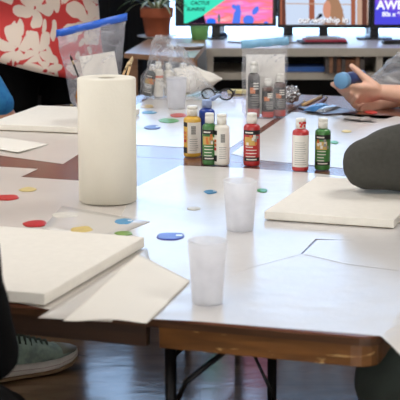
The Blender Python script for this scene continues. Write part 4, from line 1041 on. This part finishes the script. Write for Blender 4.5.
# sneaker in its own axes: x towards the toe
def sneaker(par, heel, ang, L=.335):
    Mw = Matrix.Translation(heel) @ Matrix.Rotation(ang, 4, 'Z')
    def sec_loft(bm, secs, n=20):
        rings = []
        for x, wv, z0, z1, dy, pw in secs:
            ring = []
            for i in range(n):
                a = 2 * PI * i / n; ca, sa = math.cos(a), math.sin(a)
                yy = wv / 2 * math.copysign(abs(ca) ** pw, ca); zz = (z0 + z1) / 2 + (z1 - z0) / 2 * math.copysign(abs(sa) ** pw, sa)
                ring.append(bm.verts.new(Mw @ V(x * L, yy + dy, zz)))
            rings.append(ring)
        for A, B in zip(rings, rings[1:]):
            for i in range(n): bm.faces.new((A[i], A[(i + 1) % n], B[(i + 1) % n], B[i]))
        bm.faces.new(rings[0][::-1]); bm.faces.new(rings[-1]); return bm
    up = [(.03, .05, .045, .09, 0, .8), (.06, .066, .04, .112, 0, .8), (.16, .074, .036, .118, 0, .8), (.28, .078, .034, .124, 0, .8), (.40, .086, .032, .128, 0, .85), (.52, .094, .032, .116, .003, .85), (.64, .100, .034, .100, .005, .85), (.76, .098, .038, .086, .006, .85), (.87, .082, .044, .076, .006, .85), (.95, .056, .052, .070, .004, .85), (.985, .02, .058, .064, .003, .9)]
    s = obj('sneaker', sec_loft(BM(), up), mat('sneaker mesh', (158, 178, 162), .8, vary=.12, scale=40, col2=(126, 142, 134), bump=.2, bscale=300), par, True)
    s['label'] = 'grey green sneaker with pale sole'
    mid = [(.0, .05, .022, .060, 0, .55), (.03, .072, .016, .060, 0, .55), (.2, .086, .012, .056, 0, .5), (.4, .090, .011, .050, .002, .5), (.6, .106, .011, .046, .005, .5), (.76, .106, .014, .048, .006, .5), (.9, .086, .024, .056, .006, .55), (.98, .05, .036, .064, .004, .6), (1.0, .02, .046, .062, .003, .7)]
    obj('midsole', sec_loft(BM(), mid), mat('sole foam', (232, 222, 212), .6, vary=.05), s, True)
    bm = sec_loft(BM(), [(x, w_ + .003, (z0 + z1) / 2 - .0012, (z0 + z1) / 2 + .0018, dy, pw) for x, w_, z0, z1, dy, pw in mid[1:-1]]); obj('sole_stripe', bm, mat('pink stripe', (176, 138, 130), .6), s, True)
    out = [(.02, .066, .006, .018, 0, .5), (.2, .080, .001, .013, 0, .5), (.4, .084, .001, .012, .002, .5), (.6, .10, .001, .012, .005, .5), (.76, .10, .003, .016, .006, .5), (.9, .082, .012, .028, .006, .55), (.985, .046, .027, .05, .004, .6), (1.004, .022, .042, .066, .003, .7)]
    obj('outsole', sec_loft(BM(), out), mat('outsole gum', (150, 122, 92), .7), s, True)
    cap_ = [(.80, .098, .05, .0845, .006, .85), (.88, .082, .05, .078, .006, .85), (.955, .058, .053, .072, .004, .85), (.992, .022, .058, .066, .003, .9)]
    obj('toe_cap', sec_loft(BM(), cap_), mat('toe overlay', (128, 128, 114), .6), s, True)
    for k in range(6):
        x = (.38 + .055 * k) * L; z = .132 - .0068 * k; wv = .026
        bm = BM(); tube(bm, [Mw @ V(x, -wv - .008, z - .018), Mw @ V(x + .006, -wv * .5, z), Mw @ V(x + .008, 0, z + .004), Mw @ V(x + .006, wv * .5, z), Mw @ V(x, wv + .008, z - .018)], .0042, 8); obj('lace', bm, mat('dark green lace', (46, 58, 46), .8), s, True)
    for q in (-1, 1):
        bm = BM(); tube(bm, [Mw @ V(.38 * L, 0, .138), Mw @ V(.40 * L, q * .02, .152), Mw @ V(.45 * L, q * .04, .145), Mw @ V(.47 * L, q * .03, .128), Mw @ V(.42 * L, q * .006, .137)], .003, 8); obj('lace', bm, mat('dark green lace', (46, 58, 46), .8), s, True)
sneaker(blue, V(heel.x, heel.y, 0), math.radians(31))

# 3 black clothed person at the near left, elbow at the edge of the picture
eln = W(-13, 352, 2.12)
Jn = seated((-.66, 1.93), math.radians(68), lean=.03, elR=eln, wrR=eln + V(-.12, .22, .06))
Jn['shR'] = W(-66, 185, 2.02); Jn['sleeve'] = (.075, .050, .046)
Jn['chest'] = V(-.62, 1.98, 1.0); Jn['head'] = V(-.60, 2.0, 1.34)
Jn['hipR'] = W(-50, 456, 1.98); Jn['knR'] = Jn['hipR'] + V(.0, .38, -.10); Jn['anR'] = V(-.50, 2.38, .10); Jn['toeR'] = V(-.46, 2.50, .04)
person('person in black clothes seated at the near left edge, elbow beside the canvas', Jn, math.radians(68), M_skin, M_blk, M_blk, sleeve_to=1.9, topname='black_jacket', shoe_mat=M_blk)
chair('dark chair under the person in black', -.66, 1.90, math.radians(68))

# 4 grey sleeved person at the right, elbow on the table
ele = T(368, 163, TZ + .09)
Jg = seated((.92, 3.40), math.radians(168), lean=.10, elR=ele, wrR=ele + V(.22, .02, -.01))
f4 = V(math.cos(math.radians(168)), math.sin(math.radians(168)), 0)
Jg['shR'] = V(.74, ele.y + .05, .93); Jg['elL'] = V(.92, 3.18, .80); Jg['wrL'] = V(.74, 3.36, .775); Jg['chest'] = V(.82, 3.45, 1.0); Jg['head'] = V(.80, 3.42, 1.33); Jg['sleeve'] = (.08, .064, .058)
Jg['wrR'] = ele + V(.24, -.03, -.022)
grey_ = person('person in a charcoal olive sweater leaning an elbow beside the right canvas', Jg, math.radians(168), M_skin, M_olv, M_blk, sleeve_to=1.95, topname='sweater', longhair=True)
crease([c for c in grey_.children if c.name.startswith('sweater')][0], ele + V(.06, 0, .03), .0026, 60)
chair('dark chair under the person in the olive sweater', .95, 3.40, math.radians(168))

# 5 green trousers at the near right corner
kn = W(398, 384, 2.56)
Jt = seated((.86, 2.42), math.radians(176), lean=-.02)
Jt['knR'] = kn + V(.0, 0, -.0); Jt['anR'] = V(kn.x + .32, kn.y - .02, .09); Jt['toeR'] = V(kn.x + .20, kn.y, .04); Jt['hipR'] = V(.80, 2.50, .60)
Jt['knL'] = V(.46, 2.30, .56); Jt['anL'] = V(.50, 2.30, .09); Jt['toeL'] = V(.38, 2.30, .04)
person('person in dark green trousers seated at the near right corner of the table', Jt, math.radians(176), M_skin, mat('grey shirt', (120, 120, 122), .9), M_grn, topname='grey_shirt', sleeve_to=.6)
chair('dark chair under the person in green trousers', .90, 2.42, math.radians(176))

# 6 the person holding the blue bottle
HY = 4.95
capc = W(340.5, 81.0, HY - .09)
axis = V(.60, .78, .02).normalized()                      # from the cap back along the bottle
hb_ = thing('paint_bottle', 'blue paint bottle held in two hands with its pale cap towards the camera', 'paint bottle', capc, 0)
q = V(0, 0, -1).rotation_difference(axis)
hb_.rotation_mode = 'QUATERNION'; hb_.rotation_quaternion = q
bm = BM(); lathe(bm, [(0, 0), (.0265, 0), (.0275, -.002), (.0275, -.024), (.021, -.0245), (0, -.0225)], 32); obj('bottle_cap', bm, mat('pale blue cap', (112, 164, 206), .4, vary=.03), hb_, True)
bm = BM(); lathe(bm, [(0, -.0250), (.0205, -.0250), (.0235, -.032), (.0235, -.135), (.020, -.138), (0, -.138)], 32); obj('bottle_body', bm, mat('navy bottle', (44, 66, 118), .3, vary=.08), hb_, True)
pc = capc + axis * .065                                   # where the hands close on it
wR = W(381, 92, HY + .03); eR = V(.86, HY + .02, .80); wL = W(378, 104, HY - .09); eL = V(.90, HY - .16, .84)
wR = W(380, 103, HY + .03); wL = W(382, 92, HY - .04)
Jh = seated((1.34, 4.80), math.radians(172), lean=.10, elR=V(.90, HY + .06, .825), wrR=wR, elL=V(.84, HY - .10, .79), wrL=wL)
Jh['chest'] = V(1.22, 4.82, 1.0); Jh['head'] = V(1.18, 4.83, 1.34)
Jh['shR'] = V(1.14, 5.02, 1.08); Jh['shL'] = V(1.16, 4.66, 1.08)
up = V(0, 0, 1)
# near hand: lies over the front of the bottle, thumb along its top; far hand: fingers curl below
dN = W(345, 95, HY - .055) - wL; dF = W(346, 107, HY - .03) - wR
hands = {'L': (dN, V(.1, .85, .5), -1, dict(curl=(.20, .35, .5, .6), thumb_dir=W(341, 62, HY - .02) - W(366, 85, HY - .05), sc=1.08, thumb_curl=.0)),
         'R': (dF, V(-.1, -.75, .6), 1, dict(curl=(.35, .5, .6, .7), sc=1.05, thumb_curl=.3))}
person('person squeezing a blue paint bottle with both hands at the right', Jh, math.radians(172), M_skin, mat('pale shirt', (190, 190, 196), .9), M_blk, sleeve_to=.7, hands=hands, voxel=.0055, topname='pale_shirt')
chair('dark chair under the person holding the blue bottle', 1.38, 4.80, math.radians(172))

# ------------------------------------------------------------------ view
SC.view_settings.view_transform = 'Standard'; SC.view_settings.look = 'None'; SC.view_settings.gamma = 1; SC.view_settings.use_curve_mapping = False
SC.view_settings.exposure = 0.30
